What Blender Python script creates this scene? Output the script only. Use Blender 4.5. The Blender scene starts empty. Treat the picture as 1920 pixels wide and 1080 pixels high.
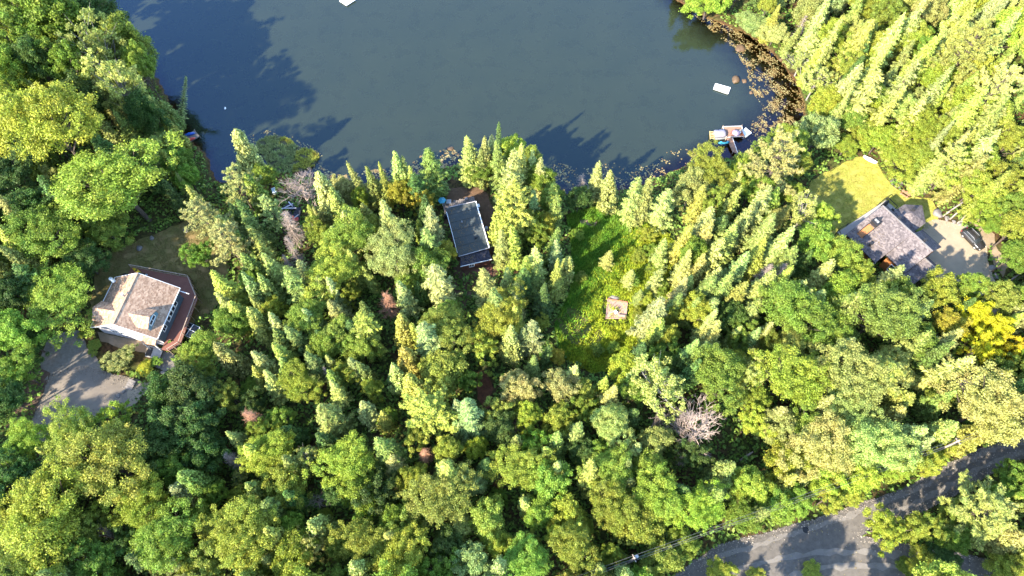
import bpy, bmesh, math, random
import numpy as np
from mathutils import Vector, Matrix

random.seed(7); rng = np.random.default_rng(7)
scene = bpy.context.scene
COL = scene.collection

# ------------------------------------------------------------------ camera, sky, sun, exposure
CAM_H = 110.0
PITCH = math.radians(63.0)
FPX = 1297.0                      # focal length in photo pixels (1920 wide)
cam_data = bpy.data.cameras.new('camera')
cam_data.sensor_fit = 'HORIZONTAL'
cam_data.sensor_width = 36.0
cam_data.lens = 36.0 * FPX / 1920.0
cam_data.clip_start = 1.0
cam_data.clip_end = 4000.0
cam = bpy.data.objects.new('camera', cam_data)
COL.objects.link(cam)
cam.location = (0, 0, CAM_H)
cam.rotation_euler = (math.pi / 2 - PITCH, 0, 0)
scene.camera = cam

SUN_EL = math.radians(34.0)
SUN_TO = math.radians(44.0)       # heading of the light on the ground, counted from +x towards +y
world = bpy.data.worlds.new('World')
scene.world = world
world.use_nodes = True
wn = world.node_tree
wn.nodes.clear()
wo = wn.nodes.new('ShaderNodeOutputWorld')
wb = wn.nodes.new('ShaderNodeBackground')
ws = wn.nodes.new('ShaderNodeTexSky')
ws.sky_type = 'NISHITA'
ws.sun_disc = False
ws.sun_elevation = SUN_EL
ws.dust_density = 0.3
ws.ozone_density = 1.6
ldir = Vector((math.cos(SUN_TO) * math.cos(SUN_EL), math.sin(SUN_TO) * math.cos(SUN_EL), -math.sin(SUN_EL)))
ws.sun_rotation = math.atan2(-ldir.x, -ldir.y)
wb.inputs['Strength'].default_value = 0.15
wn.links.new(ws.outputs[0], wb.inputs[0])
wn.links.new(wb.outputs[0], wo.inputs[0])
sun_data = bpy.data.lights.new('sun', 'SUN')
sun_data.energy = 3.35
sun_data.angle = math.radians(0.9)
sun_data.color = (1.0, 0.90, 0.72)
sun = bpy.data.objects.new('sun', sun_data)
COL.objects.link(sun)
sun.rotation_euler = ldir.to_track_quat('-Z', 'Y').to_euler()
sun.location = (-60, -60, 150)

scene.view_settings.view_transform = 'Standard'
scene.view_settings.look = 'None'
scene.view_settings.gamma = 1.0
scene.view_settings.exposure = 2.58
scene.view_settings.use_curve_mapping = False
scene.cycles.max_bounces = 6
scene.cycles.diffuse_bounces = 3
scene.cycles.transmission_bounces = 4
scene.cycles.transparent_max_bounces = 6

# ------------------------------------------------------------------ pixel <-> place
_d = np.array([0, math.cos(PITCH), -math.sin(PITCH)])
_u = np.array([0, math.sin(PITCH), math.cos(PITCH)])
_r = np.array([1.0, 0, 0])
def at(px, py, z=0.0):
    v = FPX * _d + (px - 960) * _r + (540 - py) * _u
    return np.array([0, 0, CAM_H]) + v * (CAM_H - z) / (-v[2])
def proj(P):
    q = np.asarray(P, float) - np.array([0, 0, CAM_H])
    dd = q @ _d
    return 960 + FPX * (q @ _r) / dd, 540 - FPX * (q @ _u) / dd
def depth(P):
    return (np.asarray(P, float) - np.array([0, 0, CAM_H])) @ _d
def in_poly(x, y, poly):
    x = np.asarray(x, float); y = np.asarray(y, float)
    ins = np.zeros(x.shape, bool)
    n = len(poly); j = n - 1
    for i in range(n):
        xi, yi = poly[i][0], poly[i][1]; xj, yj = poly[j][0], poly[j][1]
        c = ((yi > y) != (yj > y)) & (x < (xj - xi) * (y - yi) / (yj - yi + 1e-12) + xi)
        ins ^= c
        j = i
    return ins

# ------------------------------------------------------------------ terrain
SHORE_PX = [(120, -160), (170, -60), (200, 10), (232, 65), (282, 130), (315, 195), (345, 255), (385, 292), (400, 340), (430, 345),
            (455, 300), (500, 318), (545, 325), (600, 340), (640, 352), (690, 345), (760, 335), (830, 318), (870, 305), (920, 300), (965, 308), (1015, 335),
            (1060, 366), (1130, 365), (1200, 350), (1260, 322), (1310, 304), (1370, 296), (1425, 280), (1470, 258), (1502, 235),
            (1512, 200), (1500, 165), (1470, 120), (1440, 88), (1400, 62), (1350, 42), (1300, 18), (1262, -5), (1240, -60), (1300, -170)]
SHORE = [tuple(at(x, y, 0)[:2]) for x, y in SHORE_PX]
LAKE = [(-150, 420)] + [(-150, 200)] + SHORE + [(190, 230), (260, 420)]
_sg = np.array([(LAKE[i][0], LAKE[i][1], LAKE[(i + 1) % len(LAKE)][0], LAKE[(i + 1) % len(LAKE)][1]) for i in range(len(LAKE))])
def shore_d(x, y):
    """distance to the shore, positive on land"""
    x = np.atleast_1d(np.asarray(x, float)); y = np.atleast_1d(np.asarray(y, float))
    best = np.full(x.shape, 1e9)
    for ax, ay, bx, by in _sg:
        vx, vy = bx - ax, by - ay
        t = np.clip(((x - ax) * vx + (y - ay) * vy) / (vx * vx + vy * vy), 0, 1)
        best = np.minimum(best, np.hypot(x - ax - t * vx, y - ay - t * vy))
    return np.where(in_poly(x, y, LAKE), -best, best)
def ground(x, y):
    x = np.atleast_1d(np.asarray(x, float)); y = np.atleast_1d(np.asarray(y, float))
    d = shore_d(x, y)
    land = 0.7 * (1 - np.exp(-np.maximum(d, 0) / 2.0)) + 0.05 * np.clip(d, 0, 70)
    hl = np.maximum(0, -52 - x) * 0.14
    hr = np.maximum(0, x - 62) * 0.14 * np.clip((y - 70) / 30, 0, 1)
    bump = 0.18 * np.sin(x * 0.31 + 1.7) * np.sin(y * 0.27) * np.clip(d / 6, 0, 1)
    land = land + (np.minimum(hl, 12) + np.minimum(hr, 14)) * np.clip(d / 10, 0, 1) + bump
    return np.where(d > 0, land, -np.minimum(3.2, 0.13 * -d))
def gz(x, y):
    return float(ground(x, y)[0])
def atg(px, py, dz=0.0):
    z = 2.0
    for _ in range(8):
        p = at(px, py, z)
        z = gz(p[0], p[1]) + dz
    return at(px, py, z)

# ------------------------------------------------------------------ helpers
MATS = {}
def mat(name, color=(0.5, 0.5, 0.5), rough=0.8, noise=None, bump=None, metallic=0.0, spec=0.3, wave=None):
    """procedural material: base colour broken up by noise, optional bump"""
    if name in MATS: return MATS[name]
    m = bpy.data.materials.new(name); m.use_nodes = True
    nt = m.node_tree; b = nt.nodes['Principled BSDF']
    b.inputs['Roughness'].default_value = rough
    b.inputs['Metallic'].default_value = metallic
    b.inputs['Specular IOR Level'].default_value = spec
    tc = nt.nodes.new('ShaderNodeTexCoord')
    sc, amt, c2 = noise if noise else (3.0, 0.5, tuple(c * 0.75 for c in color))
    n1 = nt.nodes.new('ShaderNodeTexNoise'); n1.inputs['Scale'].default_value = sc; n1.inputs['Detail'].default_value = 6
    n1.inputs['Roughness'].default_value = 0.65
    nt.links.new(tc.outputs['Object'], n1.inputs['Vector'])
    rp = nt.nodes.new('ShaderNodeValToRGB')
    rp.color_ramp.elements[0].position = 0.5 - 0.5 * amt * 0.6
    rp.color_ramp.elements[1].position = 0.5 + 0.5 * amt * 0.6
    rp.color_ramp.elements[0].color = (*c2, 1); rp.color_ramp.elements[1].color = (*color, 1)
    nt.links.new(n1.outputs['Fac'], rp.inputs[0])
    out = rp.outputs[0]
    if wave:      # (scale, colour, rotation z) thin dark joints
        mp = nt.nodes.new('ShaderNodeMapping'); mp.inputs['Rotation'].default_value[2] = wave[2]
        nt.links.new(tc.outputs['Object'], mp.inputs['Vector'])
        wv = nt.nodes.new('ShaderNodeTexWave'); wv.inputs['Scale'].default_value = wave[0]; wv.inputs['Distortion'].default_value = 0.4
        nt.links.new(mp.outputs[0], wv.inputs['Vector'])
        mx = nt.nodes.new('ShaderNodeMixRGB'); mx.inputs[2].default_value = (*wave[1], 1)
        r2 = nt.nodes.new('ShaderNodeValToRGB'); r2.color_ramp.elements[0].position = 0.0; r2.color_ramp.elements[1].position = 0.35
        r2.color_ramp.elements[0].color = (1, 1, 1, 1); r2.color_ramp.elements[1].color = (0, 0, 0, 1)
        nt.links.new(wv.outputs['Fac'], r2.inputs[0]); nt.links.new(r2.outputs[0], mx.inputs[0])
        nt.links.new(out, mx.inputs[1]); out = mx.outputs[0]
    nt.links.new(out, b.inputs['Base Color'])
    if bump:
        n2 = nt.nodes.new('ShaderNodeTexNoise'); n2.inputs['Scale'].default_value = bump[0]; n2.inputs['Detail'].default_value = 5
        nt.links.new(tc.outputs['Object'], n2.inputs['Vector'])
        bp = nt.nodes.new('ShaderNodeBump'); bp.inputs['Strength'].default_value = bump[1]; bp.inputs['Distance'].default_value = 0.2
        nt.links.new(n2.outputs['Fac'], bp.inputs['Height']); nt.links.new(bp.outputs[0], b.inputs['Normal'])
    MATS[name] = m
    return m

def leaf_mat(name, trans=0.4, rough=0.55, var=0.55):
    m = bpy.data.materials.new(name); m.use_nodes = True
    nt = m.node_tree; nt.nodes.clear()
    o = nt.nodes.new('ShaderNodeOutputMaterial')
    oi = nt.nodes.new('ShaderNodeObjectInfo'); ge = nt.nodes.new('ShaderNodeNewGeometry'); tc = nt.nodes.new('ShaderNodeTexCoord')
    mr = nt.nodes.new('ShaderNodeMapRange'); mr.inputs['To Min'].default_value = 1 - var; mr.inputs['To Max'].default_value = 1 + var
    nt.links.new(ge.outputs['Random Per Island'], mr.inputs['Value'])
    no = nt.nodes.new('ShaderNodeTexNoise'); no.inputs['Scale'].default_value = 0.55; no.inputs['Detail'].default_value = 2
    nt.links.new(tc.outputs['Object'], no.inputs['Vector'])
    hs = nt.nodes.new('ShaderNodeHueSaturation')
    hm = nt.nodes.new('ShaderNodeMapRange'); hm.inputs['From Min'].default_value = 0.3; hm.inputs['From Max'].default_value = 0.7
    hm.inputs['To Min'].default_value = 0.480; hm.inputs['To Max'].default_value = 0.518
    nt.links.new(no.outputs['Fac'], hm.inputs['Value']); nt.links.new(hm.outputs[0], hs.inputs['Hue'])
    nt.links.new(oi.outputs['Color'], hs.inputs['Color']); nt.links.new(mr.outputs[0], hs.inputs['Value'])
    df = nt.nodes.new('ShaderNodeBsdfPrincipled'); df.inputs['Roughness'].default_value = rough; df.inputs['Specular IOR Level'].default_value = 0.25
    tr = nt.nodes.new('ShaderNodeBsdfTranslucent')
    mx = nt.nodes.new('ShaderNodeMixShader'); mx.inputs[0].default_value = trans
    nt.links.new(hs.outputs[0], df.inputs['Base Color']); nt.links.new(hs.outputs[0], tr.inputs['Color'])
    nt.links.new(df.outputs[0], mx.inputs[1]); nt.links.new(tr.outputs[0], mx.inputs[2]); nt.links.new(mx.outputs[0], o.inputs[0])
    MATS[name] = m
    return m

def mesh_np(name, V, F, material=None, smooth=False):
    """V (n,3), F list of equal-size faces as (m,k) array"""
    me = bpy.data.meshes.new(name)
    V = np.asarray(V, np.float32); F = np.asarray(F, np.int32)
    k = F.shape[1]
    me.vertices.add(len(V)); me.vertices.foreach_set('co', V.ravel())
    me.loops.add(F.size); me.loops.foreach_set('vertex_index', F.ravel())
    me.polygons.add(len(F)); me.polygons.foreach_set('loop_start', np.arange(0, F.size, k, dtype=np.int32))
    if smooth: me.polygons.foreach_set('use_smooth', np.ones(len(F), bool))
    me.update(calc_edges=True)
    if material: me.materials.append(material)
    return me

def link(name, me, parent=None, loc=None):
    o = bpy.data.objects.new(name, me); COL.objects.link(o)
    if parent: o.parent = parent
    if loc is not None: o.location = loc
    return o
def tag(o, label=None, cat=None, group=None, kind=None):
    if label: o['label'] = label
    if cat: o['category'] = cat
    if group: o['group'] = group
    if kind: o['kind'] = kind
    return o
def thing(name, label, cat, loc=(0, 0, 0), rz=0.0, group=None):
    o = bpy.data.objects.new(name, None); COL.objects.link(o)
    o.location = loc; o.rotation_euler = (0, 0, rz); o.empty_display_size = 0.5
    return tag(o, label, cat, group)

class MB:
    """collects polygons for one mesh object"""
    def __init__(s): s.v = []; s.f = []
    def poly(s, pts):
        b = len(s.v); s.v += [tuple(map(float, p)) for p in pts]; s.f.append(tuple(range(b, b + len(pts)))); return s
    def box(s, c, size, rz=0.0, top=None):
        cx, cy, cz = c; sx, sy, sz = [q / 2 for q in size]
        t = top if top else 1.0
        ca, sa = math.cos(rz), math.sin(rz); b = len(s.v)
        for dz, k in ((-1, 1.0), (1, t)):
            for dx, dy in ((-1, -1), (1, -1), (1, 1), (-1, 1)):
                x, y = dx * sx * k, dy * sy * k
                s.v.append((cx + x * ca - y * sa, cy + x * sa + y * ca, cz + dz * sz))
        s.f += [tuple(b + i for i in q) for q in ((3, 2, 1, 0), (4, 5, 6, 7), (0, 1, 5, 4), (1, 2, 6, 5), (2, 3, 7, 6), (3, 0, 4, 7))]
        return s
    def slab(s, pts, th):
        """polygon with thickness going down"""
        pts = [np.array(p, float) for p in pts]; n = len(pts); b = len(s.v)
        for p in pts: s.v.append(tuple(p))
        for p in pts: s.v.append((p[0], p[1], p[2] - th))
        s.f.append(tuple(b + i for i in range(n))); s.f.append(tuple(b + n + i for i in reversed(range(n))))
        for i in range(n):
            j = (i + 1) % n
            s.f.append((b + i, b + n + i, b + n + j, b + j))
        return s
    def bar(s, a, c, w, h=None):
        a = Vector(a); c = Vector(c); h = h or w; d = (c - a).normalized()
        side = d.cross(Vector((0, 0, 1)));
        if side.length < 1e-3: side = Vector((1, 0, 0))
        side.normalize(); up = side.cross(d).normalized(); b = len(s.v)
        for p in (a, c):
            for i, j in ((-1, -1), (1, -1), (1, 1), (-1, 1)):
                s.v.append(tuple(p + side * i * w / 2 + up * j * h / 2))
        s.f += [tuple(b + i for i in q) for q in ((3, 2, 1, 0), (4, 5, 6, 7), (0, 1, 5, 4), (1, 2, 6, 5), (2, 3, 7, 6), (3, 0, 4, 7))]
        return s
    def tube(s, pts, rad, n=6, cap=True):
        pts = [Vector(p) for p in pts]; b = len(s.v)
        if not hasattr(rad, '__len__'): rad = [rad] * len(pts)
        for i, p in enumerate(pts):
            d = (pts[min(i + 1, len(pts) - 1)] - pts[max(i - 1, 0)]).normalized()
            a = d.cross(Vector((0.31, 0.2, 0.93)));
            if a.length < 1e-3: a = d.cross(Vector((1, 0, 0)))
            a.normalize(); c = d.cross(a)
            for k in range(n):
                t = 2 * math.pi * k / n
                s.v.append(tuple(p + (a * math.cos(t) + c * math.sin(t)) * rad[i]))
        for i in range(len(pts) - 1):
            for k in range(n):
                k2 = (k + 1) % n
                s.f.append((b + i * n + k, b + i * n + k2, b + (i + 1) * n + k2, b + (i + 1) * n + k))
        if cap:
            s.f.append(tuple(b + k for k in reversed(range(n)))); s.f.append(tuple(b + (len(pts) - 1) * n + k for k in range(n)))
        return s
    def blob(s, c, r, seed=0, n=1, flat=1.0, amp=0.25):
        """a lumpy boulder"""
        bm = bmesh.new(); bmesh.ops.create_icosphere(bm, subdivisions=2, radius=1.0)
        rr = random.Random(seed); ph = [rr.uniform(0, 6) for _ in range(6)]; b = len(s.v)
        ax = [rr.uniform(0.75, 1.25) for _ in range(2)]
        for v in bm.verts:
            k = 1 + amp * (math.sin(3 * v.co.x + ph[0]) * math.sin(2.6 * v.co.y + ph[1]) + 0.6 * math.sin(4.3 * v.co.z + ph[2] + 2 * v.co.x))
            s.v.append((c[0] + v.co.x * r * k * ax[0], c[1] + v.co.y * r * k * ax[1], c[2] + v.co.z * r * k * flat))
        bm.verts.index_update()
        for f in bm.faces: s.f.append(tuple(b + v.index for v in f.verts))
        bm.free(); return s
    def mesh(s, name, material, smooth=False):
        me = bpy.data.meshes.new(name); me.from_pydata(s.v, [], s.f); me.update()
        if material: me.materials.append(material)
        if smooth:
            me.polygons.foreach_set('use_smooth', np.ones(len(me.polygons), bool))
        return me
    def build(s, name, material, parent=None, smooth=False, loc=None):
        return link(name, s.mesh(name, material, smooth), parent, loc)

def draped(name, poly_xy, off, material, cell=1.5, jitter=0.0, kind='structure', hfun=None, parent=None):
    """a flat polygon cut into cells and laid over the terrain"""
    bm = bmesh.new()
    pts = list(poly_xy)
    if jitter:      # break up straight edges
        new = []
        for i in range(len(pts)):
            a = np.array(pts[i]); b = np.array(pts[(i + 1) % len(pts)]); L = np.linalg.norm(b - a); k = max(1, int(L / 0.9))
            nrm = np.array([-(b - a)[1], (b - a)[0]]) / max(L, 1e-6)
            for t in range(k):
                new.append(tuple(a + (b - a) * t / k + nrm * rng.normal(0, jitter)))
        pts = new
    vs = [bm.verts.new((p[0], p[1], 0)) for p in pts]
    f = bm.faces.new(vs)
    if f.normal.z < 0: f.normal_flip()
    xs = [p[0] for p in pts]; ys = [p[1] for p in pts]
    for ax, lo, hi in ((0, min(xs), max(xs)), (1, min(ys), max(ys))):
        t = math.ceil(lo / cell) * cell
        while t < hi:
            co = [0, 0, 0]; no = [0, 0, 0]; co[ax] = t; no[ax] = 1
            bmesh.ops.bisect_plane(bm, geom=bm.verts[:] + bm.edges[:] + bm.faces[:], plane_co=co, plane_no=no, dist=1e-5)
            t += cell
    bm.normal_update()
    for f in bm.faces:
        if f.normal.z < 0: f.normal_flip()
    co = np.array([v.co[:] for v in bm.verts])
    zz = (hfun or ground)(co[:, 0], co[:, 1]) + off
    for v, z in zip(bm.verts, zz): v.co.z = z
    bmesh.ops.triangulate(bm, faces=[f for f in bm.faces if len(f.verts) > 4])
    me = bpy.data.meshes.new(name); bm.to_mesh(me); bm.free()
    me.polygons.foreach_set('use_smooth', np.ones(len(me.polygons), bool))
    me.materials.append(material)
    o = link(name, me, parent)
    if kind: o['kind'] = kind
    return o
def pxpoly(pp, dz=0.0):
    return [tuple(atg(x, y, dz)[:2]) for x, y in pp]
# ------------------------------------------------------------------ setting: ground, lake, lawns, roads
def graded(lo, hi, step, far):
    a = list(np.arange(lo, hi + step / 2, step)); s = step; x = hi
    while x < far: s *= 1.45; x += s; a.append(x)
    s = step; x = lo
    while x > -far: s *= 1.45; x -= s; a.insert(0, x)
    return np.array(a)
gx = graded(-125, 130, 1.5, 1500); gy = graded(-20, 150, 1.5, 1500)
X, Y = np.meshgrid(gx, gy); Zg = ground(X.ravel(), Y.ravel())
V = np.stack([X.ravel(), Y.ravel(), Zg], 1); nx = len(gx); ny = len(gy)
I = (np.arange(ny - 1)[:, None] * nx + np.arange(nx - 1)[None, :]).ravel()
F = np.stack([I, I + 1, I + nx + 1, I + nx], 1)

def ground_mat():
    m = bpy.data.materials.new('forest_floor'); m.use_nodes = True; nt = m.node_tree; b = nt.nodes['Principled BSDF']
    b.inputs['Roughness'].default_value = 0.95; b.inputs['Specular IOR Level'].default_value = 0.1
    tc = nt.nodes.new('ShaderNodeTexCoord')
    n1 = nt.nodes.new('ShaderNodeTexNoise'); n1.inputs['Scale'].default_value = 0.25; n1.inputs['Detail'].default_value = 8
    n2 = nt.nodes.new('ShaderNodeTexNoise'); n2.inputs['Scale'].default_value = 2.2; n2.inputs['Detail'].default_value = 6
    nt.links.new(tc.outputs['Object'], n1.inputs['Vector']); nt.links.new(tc.outputs['Object'], n2.inputs['Vector'])
    r1 = nt.nodes.new('ShaderNodeValToRGB'); e = r1.color_ramp.elements
    e[0].position = 0.35; e[0].color = (0.07, 0.045, 0.026, 1); e[1].position = 0.62; e[1].color = (0.055, 0.07, 0.022, 1)
    r2 = nt.nodes.new('ShaderNodeValToRGB'); e = r2.color_ramp.elements
    e[0].position = 0.35; e[0].color = (0.45, 0.45, 0.45, 1); e[1].position = 0.7; e[1].color = (1.5, 1.35, 1.1, 1)
    mx = nt.nodes.new('ShaderNodeMixRGB'); mx.blend_type = 'MULTIPLY'; mx.inputs[0].default_value = 1
    nt.links.new(n1.outputs['Fac'], r1.inputs[0]); nt.links.new(n2.outputs['Fac'], r2.inputs[0])
    nt.links.new(r1.outputs[0], mx.inputs[1]); nt.links.new(r2.outputs[0], mx.inputs[2])
    # below the water line: brown silty bed
    sx = nt.nodes.new('ShaderNodeSeparateXYZ'); nt.links.new(tc.outputs['Object'], sx.inputs[0])
    mr = nt.nodes.new('ShaderNodeMapRange'); mr.inputs['From Min'].default_value = 0.12; mr.inputs['From Max'].default_value = -0.05
    nt.links.new(sx.outputs['Z'], mr.inputs['Value'])
    r3 = nt.nodes.new('ShaderNodeValToRGB'); e = r3.color_ramp.elements
    e[0].position = 0.35; e[0].color = (0.06, 0.026, 0.010, 1); e[1].position = 0.7; e[1].color = (0.17, 0.082, 0.035, 1)
    nt.links.new(n2.outputs['Fac'], r3.inputs[0])
    m2 = nt.nodes.new('ShaderNodeMixRGB'); nt.links.new(mr.outputs[0], m2.inputs[0])
    nt.links.new(mx.outputs[0], m2.inputs[1]); nt.links.new(r3.outputs[0], m2.inputs[2])
    nt.links.new(m2.outputs[0], b.inputs['Base Color'])
    return m
tag(link('ground', mesh_np('ground', V, F, ground_mat(), True)), kind='structure')

# lake: murky water, clearer where shallow
lx = np.arange(-140, 201, 2.0); ly = np.arange(60, 331, 2.0)
X, Y = np.meshgrid(lx, ly); nx = len(lx); ny = len(ly)
I = (np.arange(ny - 1)[:, None] * nx + np.arange(nx - 1)[None, :]).ravel()
F = np.stack([I, I + 1, I + nx + 1, I + nx], 1)
dsh = -shore_d(X.ravel(), Y.ravel())
keep = (dsh[F].max(1) > -6)
wm = bpy.data.materials.new('lake_water'); wm.use_nodes = True; nt = wm.node_tree; nt.nodes.clear()
o_ = nt.nodes.new('ShaderNodeOutputMaterial'); tc = nt.nodes.new('ShaderNodeTexCoord')
att = nt.nodes.new('ShaderNodeAttribute'); att.attribute_name = 'murk'
nz = nt.nodes.new('ShaderNodeTexNoise'); nz.inputs['Scale'].default_value = 0.12; nz.inputs['Detail'].default_value = 5
nt.links.new(tc.outputs['Object'], nz.inputs['Vector'])
cr = nt.nodes.new('ShaderNodeValToRGB'); e = cr.color_ramp.elements
e[0].position = 0.3; e[0].color = (0.019, 0.026, 0.014, 1); e[1].position = 0.75; e[1].color = (0.022, 0.029, 0.015, 1)
nt.links.new(nz.outputs['Fac'], cr.inputs[0])
dfw = nt.nodes.new('ShaderNodeBsdfDiffuse'); nt.links.new(cr.outputs[0], dfw.inputs['Color'])
trw = nt.nodes.new('ShaderNodeBsdfTransparent'); trw.inputs['Color'].default_value = (0.75, 0.55, 0.34, 1)
n3 = nt.nodes.new('ShaderNodeTexNoise'); n3.inputs['Scale'].default_value = 0.35; n3.inputs['Detail'].default_value = 4
nt.links.new(tc.outputs['Object'], n3.inputs['Vector'])
ad = nt.nodes.new('ShaderNodeMath'); ad.operation = 'MULTIPLY_ADD'; ad.inputs[1].default_value = 0.5; ad.inputs[2].default_value = -0.25
nt.links.new(n3.outputs['Fac'], ad.inputs[0])
ad2 = nt.nodes.new('ShaderNodeMath'); ad2.operation = 'ADD'; ad2.use_clamp = True
nt.links.new(att.outputs['Fac'], ad2.inputs[0]); nt.links.new(ad.outputs[0], ad2.inputs[1])
m1 = nt.nodes.new('ShaderNodeMixShader'); nt.links.new(ad2.outputs[0], m1.inputs[0]); nt.links.new(trw.outputs[0], m1.inputs[1]); nt.links.new(dfw.outputs[0], m1.inputs[2])
gl = nt.nodes.new('ShaderNodeBsdfGlossy'); gl.inputs['Roughness'].default_value = 0.06; gl.inputs['Color'].default_value = (0.42, 0.62, 1.0, 1)  # blue tint in the gloss paints a bluer sky reflection
n4 = nt.nodes.new('ShaderNodeTexNoise'); n4.inputs['Scale'].default_value = 1.6; n4.inputs['Detail'].default_value = 4
nt.links.new(tc.outputs['Object'], n4.inputs['Vector'])
bp = nt.nodes.new('ShaderNodeBump'); bp.inputs['Strength'].default_value = 0.07; bp.inputs['Distance'].default_value = 0.3
nt.links.new(n4.outputs['Fac'], bp.inputs['Height']); nt.links.new(bp.outputs[0], gl.inputs['Normal'])
fr = nt.nodes.new('ShaderNodeFresnel'); fr.inputs['IOR'].default_value = 1.6
m3 = nt.nodes.new('ShaderNodeMixShader'); nt.links.new(fr.outputs[0], m3.inputs[0]); nt.links.new(m1.outputs[0], m3.inputs[1]); nt.links.new(gl.outputs[0], m3.inputs[2])
nt.links.new(m3.outputs[0], o_.inputs[0])
lake_me = mesh_np('lake', np.stack([X.ravel(), Y.ravel(), np.zeros(X.size)], 1), F[keep], wm, True)
bay = at(1480, 160)[:2]
reach = 2.2 + 14.0 * np.exp(-(((X.ravel() - bay[0]) / 22) ** 2 + ((Y.ravel() - bay[1]) / 26) ** 2))
murk = np.clip((dsh - 0.25 * reach) / (reach * 0.75), 0, 1)
a_ = lake_me.attributes.new('murk', 'FLOAT', 'POINT'); a_.data.foreach_set('value', murk.astype(np.float32))
tag(link('lake', lake_me), kind='structure')

lawn_green = mat('lawn_dry', (0.27, 0.275, 0.05), 0.95, (0.9, 0.9, (0.33, 0.27, 0.075)), (9, 0.4), spec=0.05)
lawn_brown = mat('lawn_worn', (0.13, 0.13, 0.04), 0.95, (0.35, 0.7, (0.24, 0.16, 0.075)), (9, 0.4), spec=0.05)
meadow_mat = mat('meadow_soil', (0.075, 0.115, 0.02), 0.95, (0.4, 0.9, (0.13, 0.10, 0.04)), (7, 0.5), spec=0.05)
asph = mat('worn_asphalt', (0.225, 0.188, 0.152), 0.9, (0.8, 1.0, (0.145, 0.122, 0.10)), (20, 0.2), spec=0.1)
gravel = mat('gravel', (0.25, 0.22, 0.185), 0.95, (2.5, 1.0, (0.13, 0.115, 0.095)), (14, 0.6), spec=0.05)
pale_drive = mat('pale_paving', (0.33, 0.265, 0.185), 0.9, (0.7, 0.9, (0.24, 0.195, 0.14)), (18, 0.2), spec=0.1)
dirt_red = mat('red_dirt', (0.20, 0.085, 0.045), 0.95, (1.6, 1.0, (0.06, 0.03, 0.02)), (8, 0.6), spec=0.05)
road_m = mat('gravel_road_surface', (0.155, 0.138, 0.122), 0.95, (1.6, 1.0, (0.085, 0.077, 0.07)), (18, 0.35), spec=0.05)
lane_m = mat('packed_wheel_track', (0.20, 0.182, 0.165), 0.95, (2.0, 1.0, (0.135, 0.122, 0.11)), (18, 0.3), spec=0.05)

ROAD = [(1235, 1100), (1300, 1052), (1345, 1022), (1400, 1006), (1450, 993), (1510, 976), (1560, 962), (1610, 943), (1650, 932), (1700, 912), (1760, 878), (1830, 843), (1885, 826), (1990, 790),
        (1990, 842), (1900, 866), (1850, 893), (1790, 930), (1740, 955), (1690, 978), (1640, 990), (1618, 1005), (1690, 1018), (1770, 1030), (1860, 1050), (1990, 1075), (1990, 1150), (1300, 1150), (1220, 1130)]
draped('gravel_road', pxpoly(ROAD), 0.06, road_m, jitter=0.12)
def strip(pts, w):
    P = [np.array(atg(x, y)[:2]) for x, y in pts]; L = []; R_ = []
    for i, p in enumerate(P):
        d = P[min(i + 1, len(P) - 1)] - P[max(i - 1, 0)]; n = np.array([-d[1], d[0]]) / np.linalg.norm(d)
        L.append(tuple(p + n * w / 2)); R_.append(tuple(p - n * w / 2))
    return L + R_[::-1]
tracks = [([(1320, 1052), (1400, 1027), (1480, 1002), (1560, 978), (1640, 949), (1710, 919), (1780, 883), (1850, 847), (1930, 822)], 0.75),
          ([(1660, 965), (1720, 943), (1790, 907), (1850, 872), (1920, 846)], 0.75),
          ([(1370, 1072), (1450, 1050), (1540, 1035), (1620, 1035), (1700, 1040)], 0.8),
          ([(1480, 1080), (1560, 1062), (1640, 1060), (1720, 1068), (1800, 1082)], 0.8)]
for pts, w in tracks:
    draped('wheel_track', strip(pts, w), 0.085, lane_m, jitter=0.16)
DRIVE_L = [(95, 700), (150, 686), (182, 690), (215, 702), (262, 712), (272, 728), (255, 748), (215, 772), (170, 800), (60, 835), (20, 830), (60, 790), (78, 745)]
draped('driveway', pxpoly(DRIVE_L), 0.07, asph, jitter=0.08)
draped('gravel_path', pxpoly([(88, 640), (120, 622), (150, 618), (165, 650), (182, 672), (196, 700), (150, 700), (96, 712), (68, 712)]), 0.05, gravel, jitter=0.2)
draped('gravel_patio', pxpoly([(296, 657), (330, 664), (333, 690), (332, 702), (312, 700), (300, 690), (285, 672)]), 0.06, gravel, jitter=0.1)
draped('dirt_yard', pxpoly([(182, 625), (300, 640), (285, 662), (240, 655), (212, 650), (190, 640)]), 0.05, mat('sandy_soil', (0.30, 0.22, 0.15), 0.95, (0.9, 0.8, (0.17, 0.135, 0.085)), (8, 0.5)), jitter=0.15)
draped('sand_verge', pxpoly([(250, 718), (290, 712), (292, 730), (262, 752), (215, 775), (232, 748)]), 0.085, pale_drive, jitter=0.25)
draped('leaf_litter_verge', pxpoly([(60, 690), (95, 700), (78, 745), (60, 790), (20, 830), (10, 800), (40, 740)]), 0.05, mat('leaf_litter', (0.16, 0.095, 0.065), 0.95, (2.2, 1.0, (0.05, 0.035, 0.02)), (8, 0.6)), jitter=0.2)
LAWN_L = [(178, 520), (190, 480), (225, 465), (262, 450), (300, 435), (340, 418), (392, 405), (410, 440), (430, 500), (420, 560), (380, 600), (300, 640), (180, 615), (160, 600)]
draped('worn_lawn', pxpoly(LAWN_L), 0.03, lawn_brown, jitter=0.25)
LAWN_R = [(1515, 345), (1545, 326), (1580, 305), (1612, 292), (1640, 298), (1660, 330), (1672, 352), (1705, 370), (1745, 372), (1765, 405), (1740, 430), (1640, 430), (1590, 470), (1545, 450), (1510, 420)]
draped('dry_lawn', pxpoly(LAWN_R), 0.04, lawn_green, jitter=0.2)
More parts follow.
